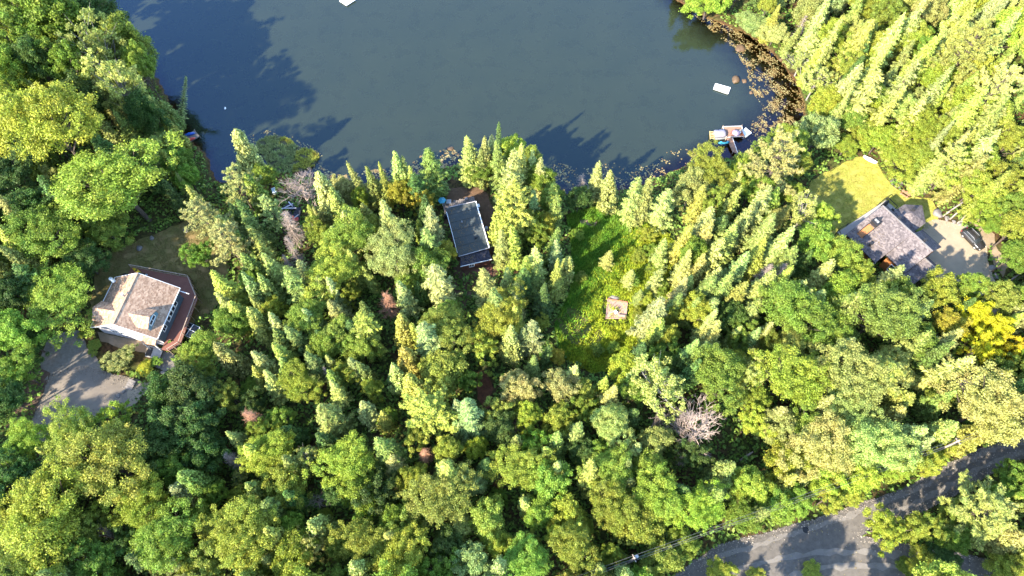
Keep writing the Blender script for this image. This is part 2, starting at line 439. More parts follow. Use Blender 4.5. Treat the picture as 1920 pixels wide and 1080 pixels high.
DRIVE_R = [(1735, 418), (1752, 411), (1770, 413), (1805, 424), (1838, 436), (1850, 462), (1852, 490), (1862, 520), (1880, 560), (1893, 600), (1850, 600), (1838, 560), (1800, 545), (1745, 545), (1700, 500)]
draped('paved_drive', pxpoly(DRIVE_R), 0.07, pale_drive, jitter=0.06)
draped('sandy_path', pxpoly([(1822, 405), (1835, 405), (1858, 440), (1872, 470), (1895, 500), (1880, 520), (1862, 490), (1850, 460)]), 0.06, mat('sandy_soil', ), jitter=0.25)
CLEAR = [(1062, 405), (1110, 392), (1180, 405), (1240, 430), (1275, 470), (1262, 540), (1225, 620), (1190, 690), (1110, 700), (1050, 668), (1040, 610), (1070, 545), (1072, 470)]
draped('meadow', pxpoly(CLEAR), 0.03, meadow_mat, jitter=0.3)
draped('bare_soil_patch', pxpoly([(1085, 415), (1102, 411), (1122, 418), (1112, 426), (1092, 425)]), 0.06, mat('sandy_soil'), jitter=0.12)
draped('red_soil_path', pxpoly([(892, 700), (915, 695), (922, 730), (920, 765), (903, 770), (895, 735)]), 0.06, dirt_red, jitter=0.25)
draped('red_soil_path', pxpoly([(926, 888), (940, 885), (942, 910), (930, 918)]), 0.06, dirt_red, jitter=0.2)
draped('cabin_yard', pxpoly([(838, 352), (910, 350), (935, 420), (935, 520), (880, 560), (865, 620), (850, 620), (848, 500), (830, 420)]), 0.03, mat('needle_litter', (0.15, 0.085, 0.05), 0.95, (1.5, 1, (0.07, 0.045, 0.025)), (8, 0.5)), jitter=0.2)
# ------------------------------------------------------------------ trees
LEAF = leaf_mat('leaf'); NEEDLE = leaf_mat('needle', 0.2, 0.6, 0.65)
BARK = mat('bark', (0.12, 0.09, 0.07), 0.95, (6, 1, (0.05, 0.04, 0.03)))
BARK_PALE = mat('bark_pale', (0.28, 0.25, 0.22), 0.9, (5, 1, (0.17, 0.15, 0.135)))
DEADWOOD = mat('dead_wood', (0.30, 0.235, 0.195), 0.95, (3, 1, (0.19, 0.15, 0.125)))
DEADRED = mat('dead_twigs_red', (0.42, 0.22, 0.13), 0.95, (3, 1, (0.25, 0.12, 0.07)))

def unit(a):
    return a / np.maximum(np.linalg.norm(a, axis=-1, keepdims=True), 1e-9)
def leaf_faces(P, N, L, W, T=None):
    """one rhombus per leaf: centres, normals, half lengths, half widths"""
    n = len(P); N = unit(N)
    if T is None: T = rng.normal(size=(n, 3))
    T = unit(T - (T * N).sum(1, keepdims=True) * N); B = np.cross(N, T)
    L = np.broadcast_to(L, n)[:, None]; W = np.broadcast_to(W, n)[:, None]
    V = np.stack([P - T * L, P + B * W - T * L * 0.1, P + T * L, P - B * W - T * L * 0.1], 1).reshape(-1, 3)
    return V, np.arange(4 * n).reshape(n, 4)
def lobes(C, R, per, size, up=0.35, rand=0.75, squash=0.75):
    """leafy clumps: leaves on the skin of lumps at C with radius R"""
    P = []; N = []
    for c, r in zip(C, R):
        k = max(8, int(per * (r / np.mean(R)) ** 2))
        d = unit(rng.normal(size=(k, 3)) + np.array([0, 0, 0.35]))
        rad = (r * (rng.uniform(0.5, 1.02, k) + 0.30 * np.maximum(0, rng.normal(-0.3, 1, k))))[:, None]
        p = c + d * rad * np.array([1, 1, squash])
        P.append(p); N.append(unit(d + np.array([0, 0, up])) + rng.normal(size=(k, 3)) * rand)
    P = np.concatenate(P); N = np.concatenate(N)
    s = size * rng.uniform(0.7, 1.35, len(P))
    return leaf_faces(P, N, s, s * rng.uniform(0.55, 0.8, len(P)))

def broadleaf(seed, nl=70, lr=(0.55, 1.05), per=150, size=0.19, tall=0.85, rough=0.22, up=0.35, gap=0.0, twig=False):
    """R=4 m crown, tree 12 m tall"""
    global rng; rng = np.random.default_rng(seed); rr = random.Random(seed)
    R = 4.0; zc = 12 - R * tall
    ph = rng.uniform(0, 6.28, 8); C = []; Rd = []
    ga = math.pi * (3 - math.sqrt(5))
    for i in range(nl):
        t = (i + 0.5) / nl; zz = 1 - 1.7 * t; a = i * ga + rng.normal(0, 0.25); zz += rng.normal(0, 0.06)
        zz = max(-0.75, min(1, zz)); q = math.sqrt(max(0, 1 - zz * zz))
        d = np.array([math.cos(a) * q, math.sin(a) * q, zz])
        k = 1 + rough * (math.sin(2 * a + ph[0]) * q + 0.8 * math.sin(3 * a + ph[1] + 2 * zz) * q + 0.5 * math.sin(5 * zz + ph[2] + a))
        k *= rng.uniform(0.72, 1.0)
        if rng.random() < gap: continue
        r = rng.uniform(*lr)
        C.append(np.array([0, 0, zc]) + d * np.array([R, R, R * tall]) * k * (1 - 0.5 * r / R)); Rd.append(r)
    # inner fill
    for i in range(nl // 5):
        d = unit(rng.normal(size=3)); C.append(np.array([0, 0, zc]) + d * np.array([R, R, R * tall]) * rng.uniform(0.2, 0.5)); Rd.append(rng.uniform(*lr) * 1.1)
    V, F = lobes(C, Rd, per, size, up)
    crown = mesh_np('broadleaf_crown', V, F, LEAF)
    tb = MB(); tb.tube([(0, 0, -0.6), (0.05, 0.02, 3), (0.0, 0.1, 6), (0.15, 0, zc), (0.1, 0.1, 11)], [0.22, 0.18, 0.15, 0.1, 0.03], 7)
    for i in rr.sample(range(len(C)), min(16, len(C))):
        c = C[i]; z0 = rr.uniform(3.5, 8); a = Vector((0.05, 0.05, z0)); b = Vector(c); m = a.lerp(b, 0.5) + Vector((0, 0, -0.3))
        tb.tube([a, m, b], [0.11, 0.07, 0.02], 4)
    if twig:
        for i in range(60):
            c = C[rr.randrange(len(C))]; b = Vector(c) + Vector((rr.gauss(0, 0.7), rr.gauss(0, 0.7), rr.gauss(0.5, 0.4))); a = Vector((c[0] * 0.45, c[1] * 0.45, c[2] - 1.2))
            tb.tube([a, a.lerp(b, 0.6), b], [0.03, 0.022, 0.008], 3, False)
    trunk = tb.mesh('broadleaf_trunk', BARK_PALE if twig else BARK)
    return trunk, crown

def spruce(seed, R=2.2, H=13.0, whorl=0.50, nb=8, droop=0.38, power=0.85, tw=0.42, wid=0.075, dens=0.9, bare=0.06, ragged=0.2):
    global rng; rng = np.random.default_rng(seed)
    P = []; N = []; T = []; Ls = []; z = H * bare; tb = MB()
    tb.tube([(0, 0, -0.6), (0, 0, H * 0.5), (0, 0, H)], [0.2, 0.12, 0.02], 6)
    while z < H - 0.15:
        f = 1 - (z - H * bare) / (H * (1 - bare))
        rad = R * (f ** power) * (1 if f < 0.9 else 1 - (f - 0.9) * 3) + 0.10
        k = max(4, int(nb * (0.55 + 0.45 * f)) + rng.integers(-1, 2)); a0 = rng.uniform(0, 6.28)
        for i in range(k):
            a = a0 + 6.283 * i / k + rng.normal(0, 0.18); L = rad * rng.uniform(1 - 2.2 * ragged, 1 + ragged)
            up0 = 0.25 - droop * f * 1.5
            n = max(3, int(L / 0.13 * dens))
            t = np.linspace(0.12, 1.0, n); dirh = np.array([math.cos(a), math.sin(a), 0]); side = np.array([-math.sin(a), math.cos(a), 0])
            zz = z + L * (up0 * t + 0.20 * t * t) + rng.normal(0, 0.05)
            base = dirh[None] * (L * t)[:, None]; base[:, 2] = zz
            for s in (-1, 1, 0):
                l = tw * (0.35 + 0.85 * (1 - t) ** 0.6) * (0.55 + 0.45 * min(1, L / 1.2)) * rng.uniform(0.7, 1.25, n)
                if s == 0: l = l * 0.8
                dr = unit(dirh[None] * 0.75 + side[None] * s * rng.uniform(0.6, 1.1, n)[:, None] + np.array([0, 0, 1.0])[None] * (rng.normal(-0.12 if s else 0.25, 0.16, n))[:, None])
                P.append(base + dr * l[:, None] * 0.8); T.append(dr); Ls.append(l)
                N.append(np.array([0, 0, 1.0])[None] + dirh[None] * 0.45 + rng.normal(0, 0.42, (n, 3)))
            if i % 2 == 0 and L > 0.6:
                tb.tube([(0, 0, z), tuple(base[-1] * np.array([.8, .8, 1]))], [0.035, 0.01], 3, False)
        z += whorl * (0.6 + 0.5 * f) * rng.uniform(0.8, 1.2)
    m = 10
    P.append(np.stack([rng.normal(0, .03, m), rng.normal(0, .03, m), np.linspace(H - 0.5, H + 0.25, m)], 1)); T.append(np.tile([0.1, 0, 1.0], (m, 1)) + rng.normal(0, .25, (m, 3)))
    Ls.append(np.full(m, 0.2)); N.append(rng.normal(size=(m, 3)))
    P = np.concatenate(P); T = np.concatenate(T); Ls = np.concatenate(Ls); N = np.concatenate(N)
    V, F = leaf_faces(P, N, Ls, wid * rng.uniform(0.8, 1.4, len(P)), T)
    return tb.mesh('spruce_trunk', BARK), mesh_np('spruce_crown', V, F, NEEDLE)

def cedar(seed, R=2.2, H=12.0, power=0.7, n=95, per=95, size=0.15):
    """dense flame-shaped sprays"""
    global rng; rng = np.random.default_rng(seed)
    C = []; Rd = []
    for i in range(n):
        t = (i + 0.5) / n; z = H * (0.1 + 0.88 * t); f = (1 - t) ** power
        if t < 0.12: f *= 0.8 + t
        a = i * 2.39996 + rng.normal(0, 0.3); r = rng.uniform(0.42, 0.7) * (0.45 + 0.7 * f)
        q = max(0, R * f * rng.uniform(0.65, 1.08) - r * 0.4)
        C.append(np.array([math.cos(a) * q, math.sin(a) * q, z])); Rd.append(r)
    V, F = lobes(C, Rd, per, size, 0.3, 0.45, 1.5)
    tb = MB(); tb.tube([(0, 0, -0.6), (0, 0, H * 0.5), (0, 0, H)], [0.22, 0.13, 0.02], 6)
    return tb.mesh('cedar_trunk', BARK), mesh_np('cedar_crown', V, F, NEEDLE)

def pine(seed, R=4.0, H=15.0, levels=9, size=0.24):
    """white pine: tiers of long feathery limbs with gaps between"""
    global rng; rng = np.random.default_rng(seed); tb = MB()
    P = []; N = []; T = []
    tb.tube([(0, 0, -0.6), (0, 0, H * 0.6), (0.1, 0, H)], [0.3, 0.18, 0.03], 6)
    for k in range(levels):
        t = k / (levels - 1); z = H * (0.34 + 0.64 * t); rad = R * (1 - t) ** 0.65 + 0.35
        nb = rng.integers(5, 7); a0 = rng.uniform(0, 6.28)
        for i in range(nb):
            a = a0 + 6.283 * i / nb + rng.normal(0, 0.25); L = rad * rng.uniform(0.6, 1.3); dh = np.array([math.cos(a), math.sin(a), 0]); sd = np.array([-dh[1], dh[0], 0])
            rise = rng.uniform(0.05, 0.3) + 0.5 * t
            tip = dh * L + np.array([0, 0, z + rise * L]); tb.tube([(0, 0, z), tuple(dh * L * 0.5 + np.array([0, 0, z + rise * L * 0.35])), tuple(tip)], [0.07, 0.045, 0.015], 4, False)
            m = int(5 + L * 5)
            for j in range(m):
                u = rng.uniform(0.3, 1.05); s = rng.normal(0, 0.15) * (1.35 - u) * L * 0.8
                c = dh * L * u + sd * s + np.array([0, 0, z + rise * L * u + rng.normal(0.05, 0.07)])
                q = 15; dd = unit(dh[None] * 0.7 + sd[None] * np.sign(s) * 0.35 + rng.normal(0, 0.5, (q, 3)) + np.array([0, 0, 0.4]))
                P.append(c + dd * 0.2); T.append(dd); N.append(rng.normal(0, 0.5, (q, 3)) + np.array([0, 0, 1.0]))
    P = np.concatenate(P); T = np.concatenate(T); N = np.concatenate(N); s = size * rng.uniform(0.8, 1.4, len(P))
    V, F = leaf_faces(P, N, s, s * 0.24, T)
    return tb.mesh('pine_trunk', BARK), mesh_np('pine_crown', V, F, NEEDLE)

def dead_conifer(seed, R=1.5, H=12.0, material=None, twigs=1.0):
    rr = random.Random(seed); tb = MB(); br = MB()
    tb.tube([(0, 0, -0.6), (0.05, 0, H * 0.5), (0, 0.05, H)], [0.19, 0.11, 0.015], 6)
    z = H * 0.2
    while z < H * 0.98:
        f = 1 - z / H; k = rr.randint(4, 7)
        for i in range(k):
            a = rr.uniform(0, 6.28); L = (R * f ** 0.7 + 0.15) * rr.uniform(0.5, 1.15); dx, dy = math.cos(a), math.sin(a)
            p0 = Vector((0, 0, z)); p1 = Vector((dx * L * .55, dy * L * .55, z - 0.05 * L)); p2 = Vector((dx * L, dy * L, z + rr.uniform(-.3, .15) * L))
            br.tube([p0, p1, p2], [0.035, 0.025, 0.008], 3, False)
            for j in range(int(4 * twigs)):
                q = p0.lerp(p2, rr.uniform(0.35, 0.95)); e = q + Vector((rr.gauss(0, .22), rr.gauss(0, .22), rr.gauss(-.02, .12)))
                br.tube([q, e], [0.016, 0.006], 3, False)
        z += rr.uniform(0.22, 0.4)
    m = material or DEADWOOD
    return tb.mesh('dead_trunk', DEADWOOD), br.mesh('dead_branches', m)

def dead_broadleaf(seed, H=9.0, spread=0.75, depth_=5, material=None):
    rr = random.Random(seed); tb = MB(); br = MB()
    def grow(p, d, L, r, lev):
        q = p + d * L; mid = p.lerp(q, 0.5) + Vector((rr.gauss(0, .06), rr.gauss(0, .06), 0)) * L
        (tb if lev == 0 else br).tube([p, mid, q], [r, r * .85, r * .66], 5 if lev < 2 else 3, False)
        if lev >= depth_: return
        for i in range(rr.randint(2, 4) if lev else 5):
            ax = Vector((rr.gauss(0, 1), rr.gauss(0, 1), rr.gauss(0, 1))).normalized()
            nd = (d + ax * spread * rr.uniform(.6, 1.2)).normalized(); nd = (nd + Vector((0, 0, .12))).normalized()
            grow(p.lerp(q, rr.uniform(.55, 1)), nd, L * rr.uniform(.6, .85), r * .62, lev + 1)
    grow(Vector((0, 0, -.4)), Vector((0.05, 0, 1)), H * 0.33, 0.2, 0)
    m = material or DEADWOOD
    return tb.mesh('bare_trunk', m), br.mesh('bare_branches', m)

PROTO = {
 'D': [broadleaf(1, 85, (0.5, 1.0), 250, 0.125), broadleaf(2, 105, (0.42, 0.9), 210, 0.12, 0.85, 0.32), broadleaf(3, 75, (0.5, 1.15), 280, 0.13, 1.0, 0.28), broadleaf(4, 95, (0.38, 0.85), 230, 0.115, 0.8, 0.38, 0.4, 0.12),
       broadleaf(5, 90, (0.4, 0.9), 240, 0.12, 1.15, 0.3, 0.3, 0.06), broadleaf(6, 100, (0.38, 0.85), 220, 0.12, 1.05, 0.42, 0.3, 0.1)],
 'B': [broadleaf(11, 190, (0.3, 0.75), 150, 0.085, 0.75, 0.34, 0.4, 0.08), broadleaf(12, 210, (0.28, 0.7), 135, 0.08, 0.8, 0.38, 0.4, 0.12), broadleaf(13, 180, (0.3, 0.8), 160, 0.085, 0.7, 0.3, 0.45, 0.08)],
 'F': [broadleaf(21, 120, (0.3, 0.62), 75, 0.13, 1.0, 0.3, 0.2, 0.25, True), broadleaf(22, 110, (0.3, 0.66), 70, 0.13, 1.15, 0.25, 0.2, 0.3, True)],
 'S': [spruce(31), spruce(32, nb=7, droop=0.48, ragged=0.26), spruce(33, power=0.75, nb=9), spruce(34, whorl=0.6, droop=0.25, power=0.95, ragged=0.24), spruce(35, whorl=0.7, nb=7, droop=0.5, power=0.7, ragged=0.34), spruce(36, whorl=0.45, nb=9, droop=0.3, power=1.05, ragged=0.16, tw=0.36)],
 'N': [spruce(41, R=1.15, nb=7, tw=0.26, ragged=0.2), spruce(42, R=1.3, nb=7, tw=0.28, power=0.7, ragged=0.25)],
 'C': [cedar(51), cedar(52, power=0.55, n=110), cedar(53, power=0.85, R=2.4)],
 'P': [pine(61), pine(62, levels=11), pine(63, R=4.4, levels=8)],
 'X': [dead_conifer(71), dead_conifer(72, R=1.8, twigs=2.0)],
 'R': [dead_conifer(73, R=1.7, material=DEADRED, twigs=2.5)],
 'Y': [dead_broadleaf(81), dead_broadleaf(82, spread=0.95)],
 'W': [dead_broadleaf(83, spread=0.85, depth_=6, material=mat('bleached_wood', (0.40, 0.31, 0.26), 0.95, (3, 1, (0.27, 0.21, 0.175))))],
}
DIM = {'D': (4, 12), 'B': (4, 12), 'F': (4, 12), 'S': (2.2, 13), 'N': (1.2, 13), 'C': (2.2, 12), 'P': (4, 15), 'X': (1.5, 12), 'R': (1.7, 12), 'Y': (3.2, 9), 'W': (3.6, 9)}
PART = {'D': ('broadleaf_tree', 'trunk', 'crown'), 'B': ('spreading_tree', 'trunk', 'crown'), 'F': ('sparse_tree', 'trunk', 'crown'), 'S': ('spruce_tree', 'trunk', 'crown'),
        'N': ('slender_spruce_tree', 'trunk', 'crown'), 'C': ('cedar_tree', 'trunk', 'crown'), 'P': ('pine_tree', 'trunk', 'crown'), 'X': ('dead_conifer', 'trunk', 'branches'),
        'R': ('dead_conifer', 'trunk', 'branches'), 'Y': ('bare_tree', 'trunk', 'branches'), 'W': ('bare_tree', 'trunk', 'branches')}
COLS = {'yg': (.265, .320, .040), 'g': (.185, .265, .036), 'dg': (.075, .130, .028), 'pa': (.320, .355, .098), 'ol': (.260, .300, .050), 'si': (.245, .300, .095),
        'ye': (.310, .320, .035), 'go': (.54, .48, .025), 'br': (.30, .17, .09), 'gr': (.4, .35, .3)}
CONIFER_TINT = {'yg': (.255, .285, .070), 'g': (.170, .225, .048), 'ye': (.29, .29, .05)}
CNAME = {'yg': 'yellow-green', 'g': 'green', 'dg': 'dark green', 'pa': 'pale green', 'ol': 'olive', 'si': 'silvery green', 'ye': 'yellow-tinged', 'go': 'golden yellow', 'br': 'rusty brown', 'gr': 'grey'}
# crowns: kind, x, y of the crown centre, radius in photo pixels, colour
CROWNS = """
B 93 240 75 yg|B 222 345 90 yg|F 185 100 45 pa|F 232 168 48 pa|D 232 84 40 g|D 100 30 50 g|D 45 62 42 g|D 172 42 42 dg|D 20 18 40 yg|D 355 335 22 g
D 10 130 34 yg|D 28 172 30 g|D 335 300 30 g|D 305 268 24 pa|D 200 432 42 g|B 92 448 62 g|B 112 556 62 g 9|D 155 488 40 dg 7.5|D 15 545 36 dg|D 22 620 40 g|D 55 642 34 dg
D 33 697 36 g|D 10 745 34 dg|D 60 390 40 dg|D 20 330 40 dg|D 120 130 36 g|D 70 120 30 dg|D 150 190 34 dg|D 275 220 28 dg|D 265 130 24 g|D 375 484 24 g|B 378 668 36 yg|D 437 607 28 g|D 356 727 44 dg|D 372 772 42 dg|D 315 733 38 dg|D 433 737 30 yg
B 58 840 42 yg|B 140 818 52 yg|D 215 802 34 yg|B 213 876 74 ol|B 92 966 80 yg|D 118 890 44 dg|D 30 900 44 dg|B 267 952 50 yg|B 318 1002 55 g|D 360 792 48 dg|D 378 830 42 dg|B 447 1002 55 yg|D 405 922 22 g
D 247 1010 32 dg|B 62 1052 58 g|D 393 1062 42 ol|D 20 985 40 g|D 300 850 40 dg|D 330 880 32 g|D 180 1060 45 g|D 158 628 9 yg|D 178 652 13 g|D 222 676 25 pa 4|D 274 693 15 ye|D 292 680 12 g|D 320 644 13 yg|D 240 665 12 g|D 400 855 26 dg
D 487 328 22 g|D 640 360 24 pa|D 750 366 24 ye|D 798 374 18 ye|B 658 450 44 g|B 735 478 48 pa|D 806 496 38 g|D 832 472 18 yg|B 620 514 44 yg|D 554 532 38 g|D 476 422 24 g|D 472 496 28 g|D 520 505 26 yg|D 700 430 24 ol|D 600 440 28 yg
D 1010 338 26 g|D 985 305 24 yg|D 905 322 24 g|D 1032 372 22 g|D 1085 372 20 dg|D 958 285 28 yg|D 1002 438 24 g|D 940 460 24 yg|D 917 541 34 yg|D 940 578 38 g|D 810 458 28 g
D 1328 6 38 yg 7|D 1410 42 26 si|D 1454 62 24 pa|F 1502 118 28 pa|F 1532 150 30 pa|D 1552 195 28 yg|D 1535 252 34 si|D 1476 258 24 yg|D 1434 292 24 g|B 1330 320 38 yg|D 1296 357 32 pa|D 1410 352 32 g|D 1385 330 24 yg|D 1587 224 28 g
B 1710 238 36 yg|D 1650 260 30 yg 7|B 1692 300 42 yg 6.5|D 1620 240 28 yg 7|D 1578 480 32 g|D 1610 520 28 yg|D 1533 458 34 g|D 1580 548 34 g|D 1675 545 32 g|D 1754 545 32 yg|D 1820 540 28 g|D 1874 563 30 ol|D 1904 566 26 g|D 1902 430 32 yg|D 1898 480 26 g|F 1511 402 34 pa|D 1540 412 24 yg
B 1647 592 62 ol|D 1778 612 25 ye|D 1826 588 26 go|D 1864 622 30 go|D 1838 652 26 go|D 1672 672 32 pa|B 1592 704 64 pa|B 1582 768 48 pa|B 1850 762 72 pa|D 1760 740 24 g|D 1885 692 28 g|D 1600 60 30 pa|D 1650 90 28 yg|D 1590 120 28 yg|D 1700 70 34 yg|D 1630 190 32 yg|D 1680 200 30 pa|D 1740 150 34 yg|D 1790 90 36 pa|D 1800 200 34 yg|D 1850 210 36 yg|D 1760 250 32 yg|D 1830 300 34 g|D 1890 270 34 yg|D 1560 70 28 yg|D 1520 30 28 pa|D 1730 300 30 yg 7|D 1780 320 30 yg|D 1830 350 32 yg|D 1880 340 34 yg|D 1850 390 26 yg|D 1890 390 28 g|D 1900 60 38 yg|D 1830 140 34 yg|D 1660 30 32 g|D 1740 20 34 pa|D 1620 10 28 yg|D 1585 275 22 yg 5|D 1860 420 22 g|D 1715 640 30 g|D 1560 620 34 g|D 1896 655 24 go
D 1252 632 22 yg|D 1272 590 20 yg|D 1307 586 28 yg|D 1370 592 26 dg|D 1335 622 24 yg|D 1442 632 24 g|B 1480 586 58 g|D 1492 654 30 pa|B 1480 706 62 yg|D 1380 680 18 yg|D 1320 682 28 si|B 1340 722 52 g|D 1420 746 24 yg|F 1232 725 50 pa|D 1410 792 27 yg|D 1467 812 34 pa|D 1512 792 38 g|D 1187 735 28 g|D 1200 662 26 dg|D 1290 660 26 g|D 1390 630 22 g
D 1225 830 28 pa|D 1212 876 30 g|B 1230 930 48 yg|B 1310 960 44 yg|D 1202 985 38 yg|D 1300 856 28 dg|D 1355 882 28 g|D 1405 905 34 yg|D 1472 866 38 ye|B 1530 842 54 pa|D 1537 893 38 yg|D 1455 945 34 g|D 1492 938 26 g|D 1555 936 26 yg|D 1395 972 26 g|D 1280 1022 26 g|D 1237 1047 32 g|D 1355 1074 24 yg 4|D 1417 1080 16 yg|D 1522 1074 18 yg
B 1635 836 56 pa|D 1690 872 32 yg|D 1610 893 34 yg|D 1735 862 26 yg|D 1768 838 18 yg|F 1900 800 36 pa|D 1660 988 32 yg|D 1730 985 28 yg|D 1792 964 24 g|D 1902 902 28 g|D 1735 1056 28 yg 4.5|D 1768 1052 26 dg 5|D 1698 1066 18 g|D 1888 1070 30 yg 5|D 1782 1008 24 g|D 1815 990 24 g|D 1600 930 18 yg|D 1864 926 24 g
D 460 617 16 yg|D 512 577 22 yg|B 570 592 36 g|D 635 582 26 yg|D 637 628 30 ol|D 682 613 34 ol|D 675 654 28 g|D 825 704 40 ol|B 845 624 44 ol|D 532 662 26 ol|D 560 628 24 g|B 560 722 36 yg|D 617 776 36 yg|D 470 722 14 g|D 697 731 20 yg|D 735 776 14 g|D 862 762 26 si|D 525 792 26 g|D 480 760 24 dg|D 650 700 24 g|D 590 680 26 g
B 510 850 40 yg|D 535 908 38 yg|F 575 860 28 pa|B 645 866 44 yg|D 732 842 36 g|B 825 936 54 ol|D 838 886 42 ol|B 475 1000 54 yg|D 547 1036 38 yg|D 555 990 24 g|D 610 970 14 yg|F 590 1024 28 pa|D 712 930 38 dg|B 682 1022 44 yg|D 762 980 34 g|B 755 1036 48 yg|D 445 930 16 yg|F 450 893 18 pa|D 845 1022 30 dg|D 780 900 28 yg|D 690 960 24 g|D 630 930 22 dg
D 1215 440 16 yg 3|D 1198 478 14 yg 2.6|D 1226 502 15 yg 3|D 1188 528 12 g 2.2|D 1212 560 14 yg 2.8|D 1198 590 12 yg 2.4|D 1240 540 16 g 3|D 1222 470 14 yg 2.6|D 1205 615 14 g 2.6|D 1082 440 12 g 2.2|D 1090 520 11 g 2|D 1120 655 12 g 2.2|D 1150 650 11 g 2|B 940 587 44 yg|D 907 654 30 yg|D 955 643 28 yg|D 1015 610 15 yg|D 1045 668 14 ye|D 1055 724 32 pa|D 967 731 34 pa|D 875 710 22 g|D 1167 684 28 ye|D 1142 743 26 yg|D 1182 722 20 si|D 877 778 44 si|D 940 772 26 ol|D 990 786 26 yg|D 1050 787 30 yg|B 1150 806 38 pa|D 937 802 28 dg|D 1092 731 22 ol|D 1250 600 16 yg|D 1100 780 26 g|D 1040 830 26 g
D 897 845 20 ye|D 885 903 25 si|B 975 886 44 yg|D 1027 904 40 g|D 1062 957 32 yg|B 1142 886 40 ol|B 1150 950 44 yg|D 937 932 14 g|D 917 976 34 ol|D 980 1022 25 yg|D 932 1022 28 yg|D 1050 1002 25 yg|D 1097 990 18 yg|B 1080 1036 42 yg|B 975 1058 44 g|D 857 985 24 pa|D 887 1060 38 si|D 822 1060 30 g|D 1145 1040 22 yg|D 1010 960 28 g|D 1090 850 26 dg|D 1000 840 26 g|D 1170 1010 20 dg
"""
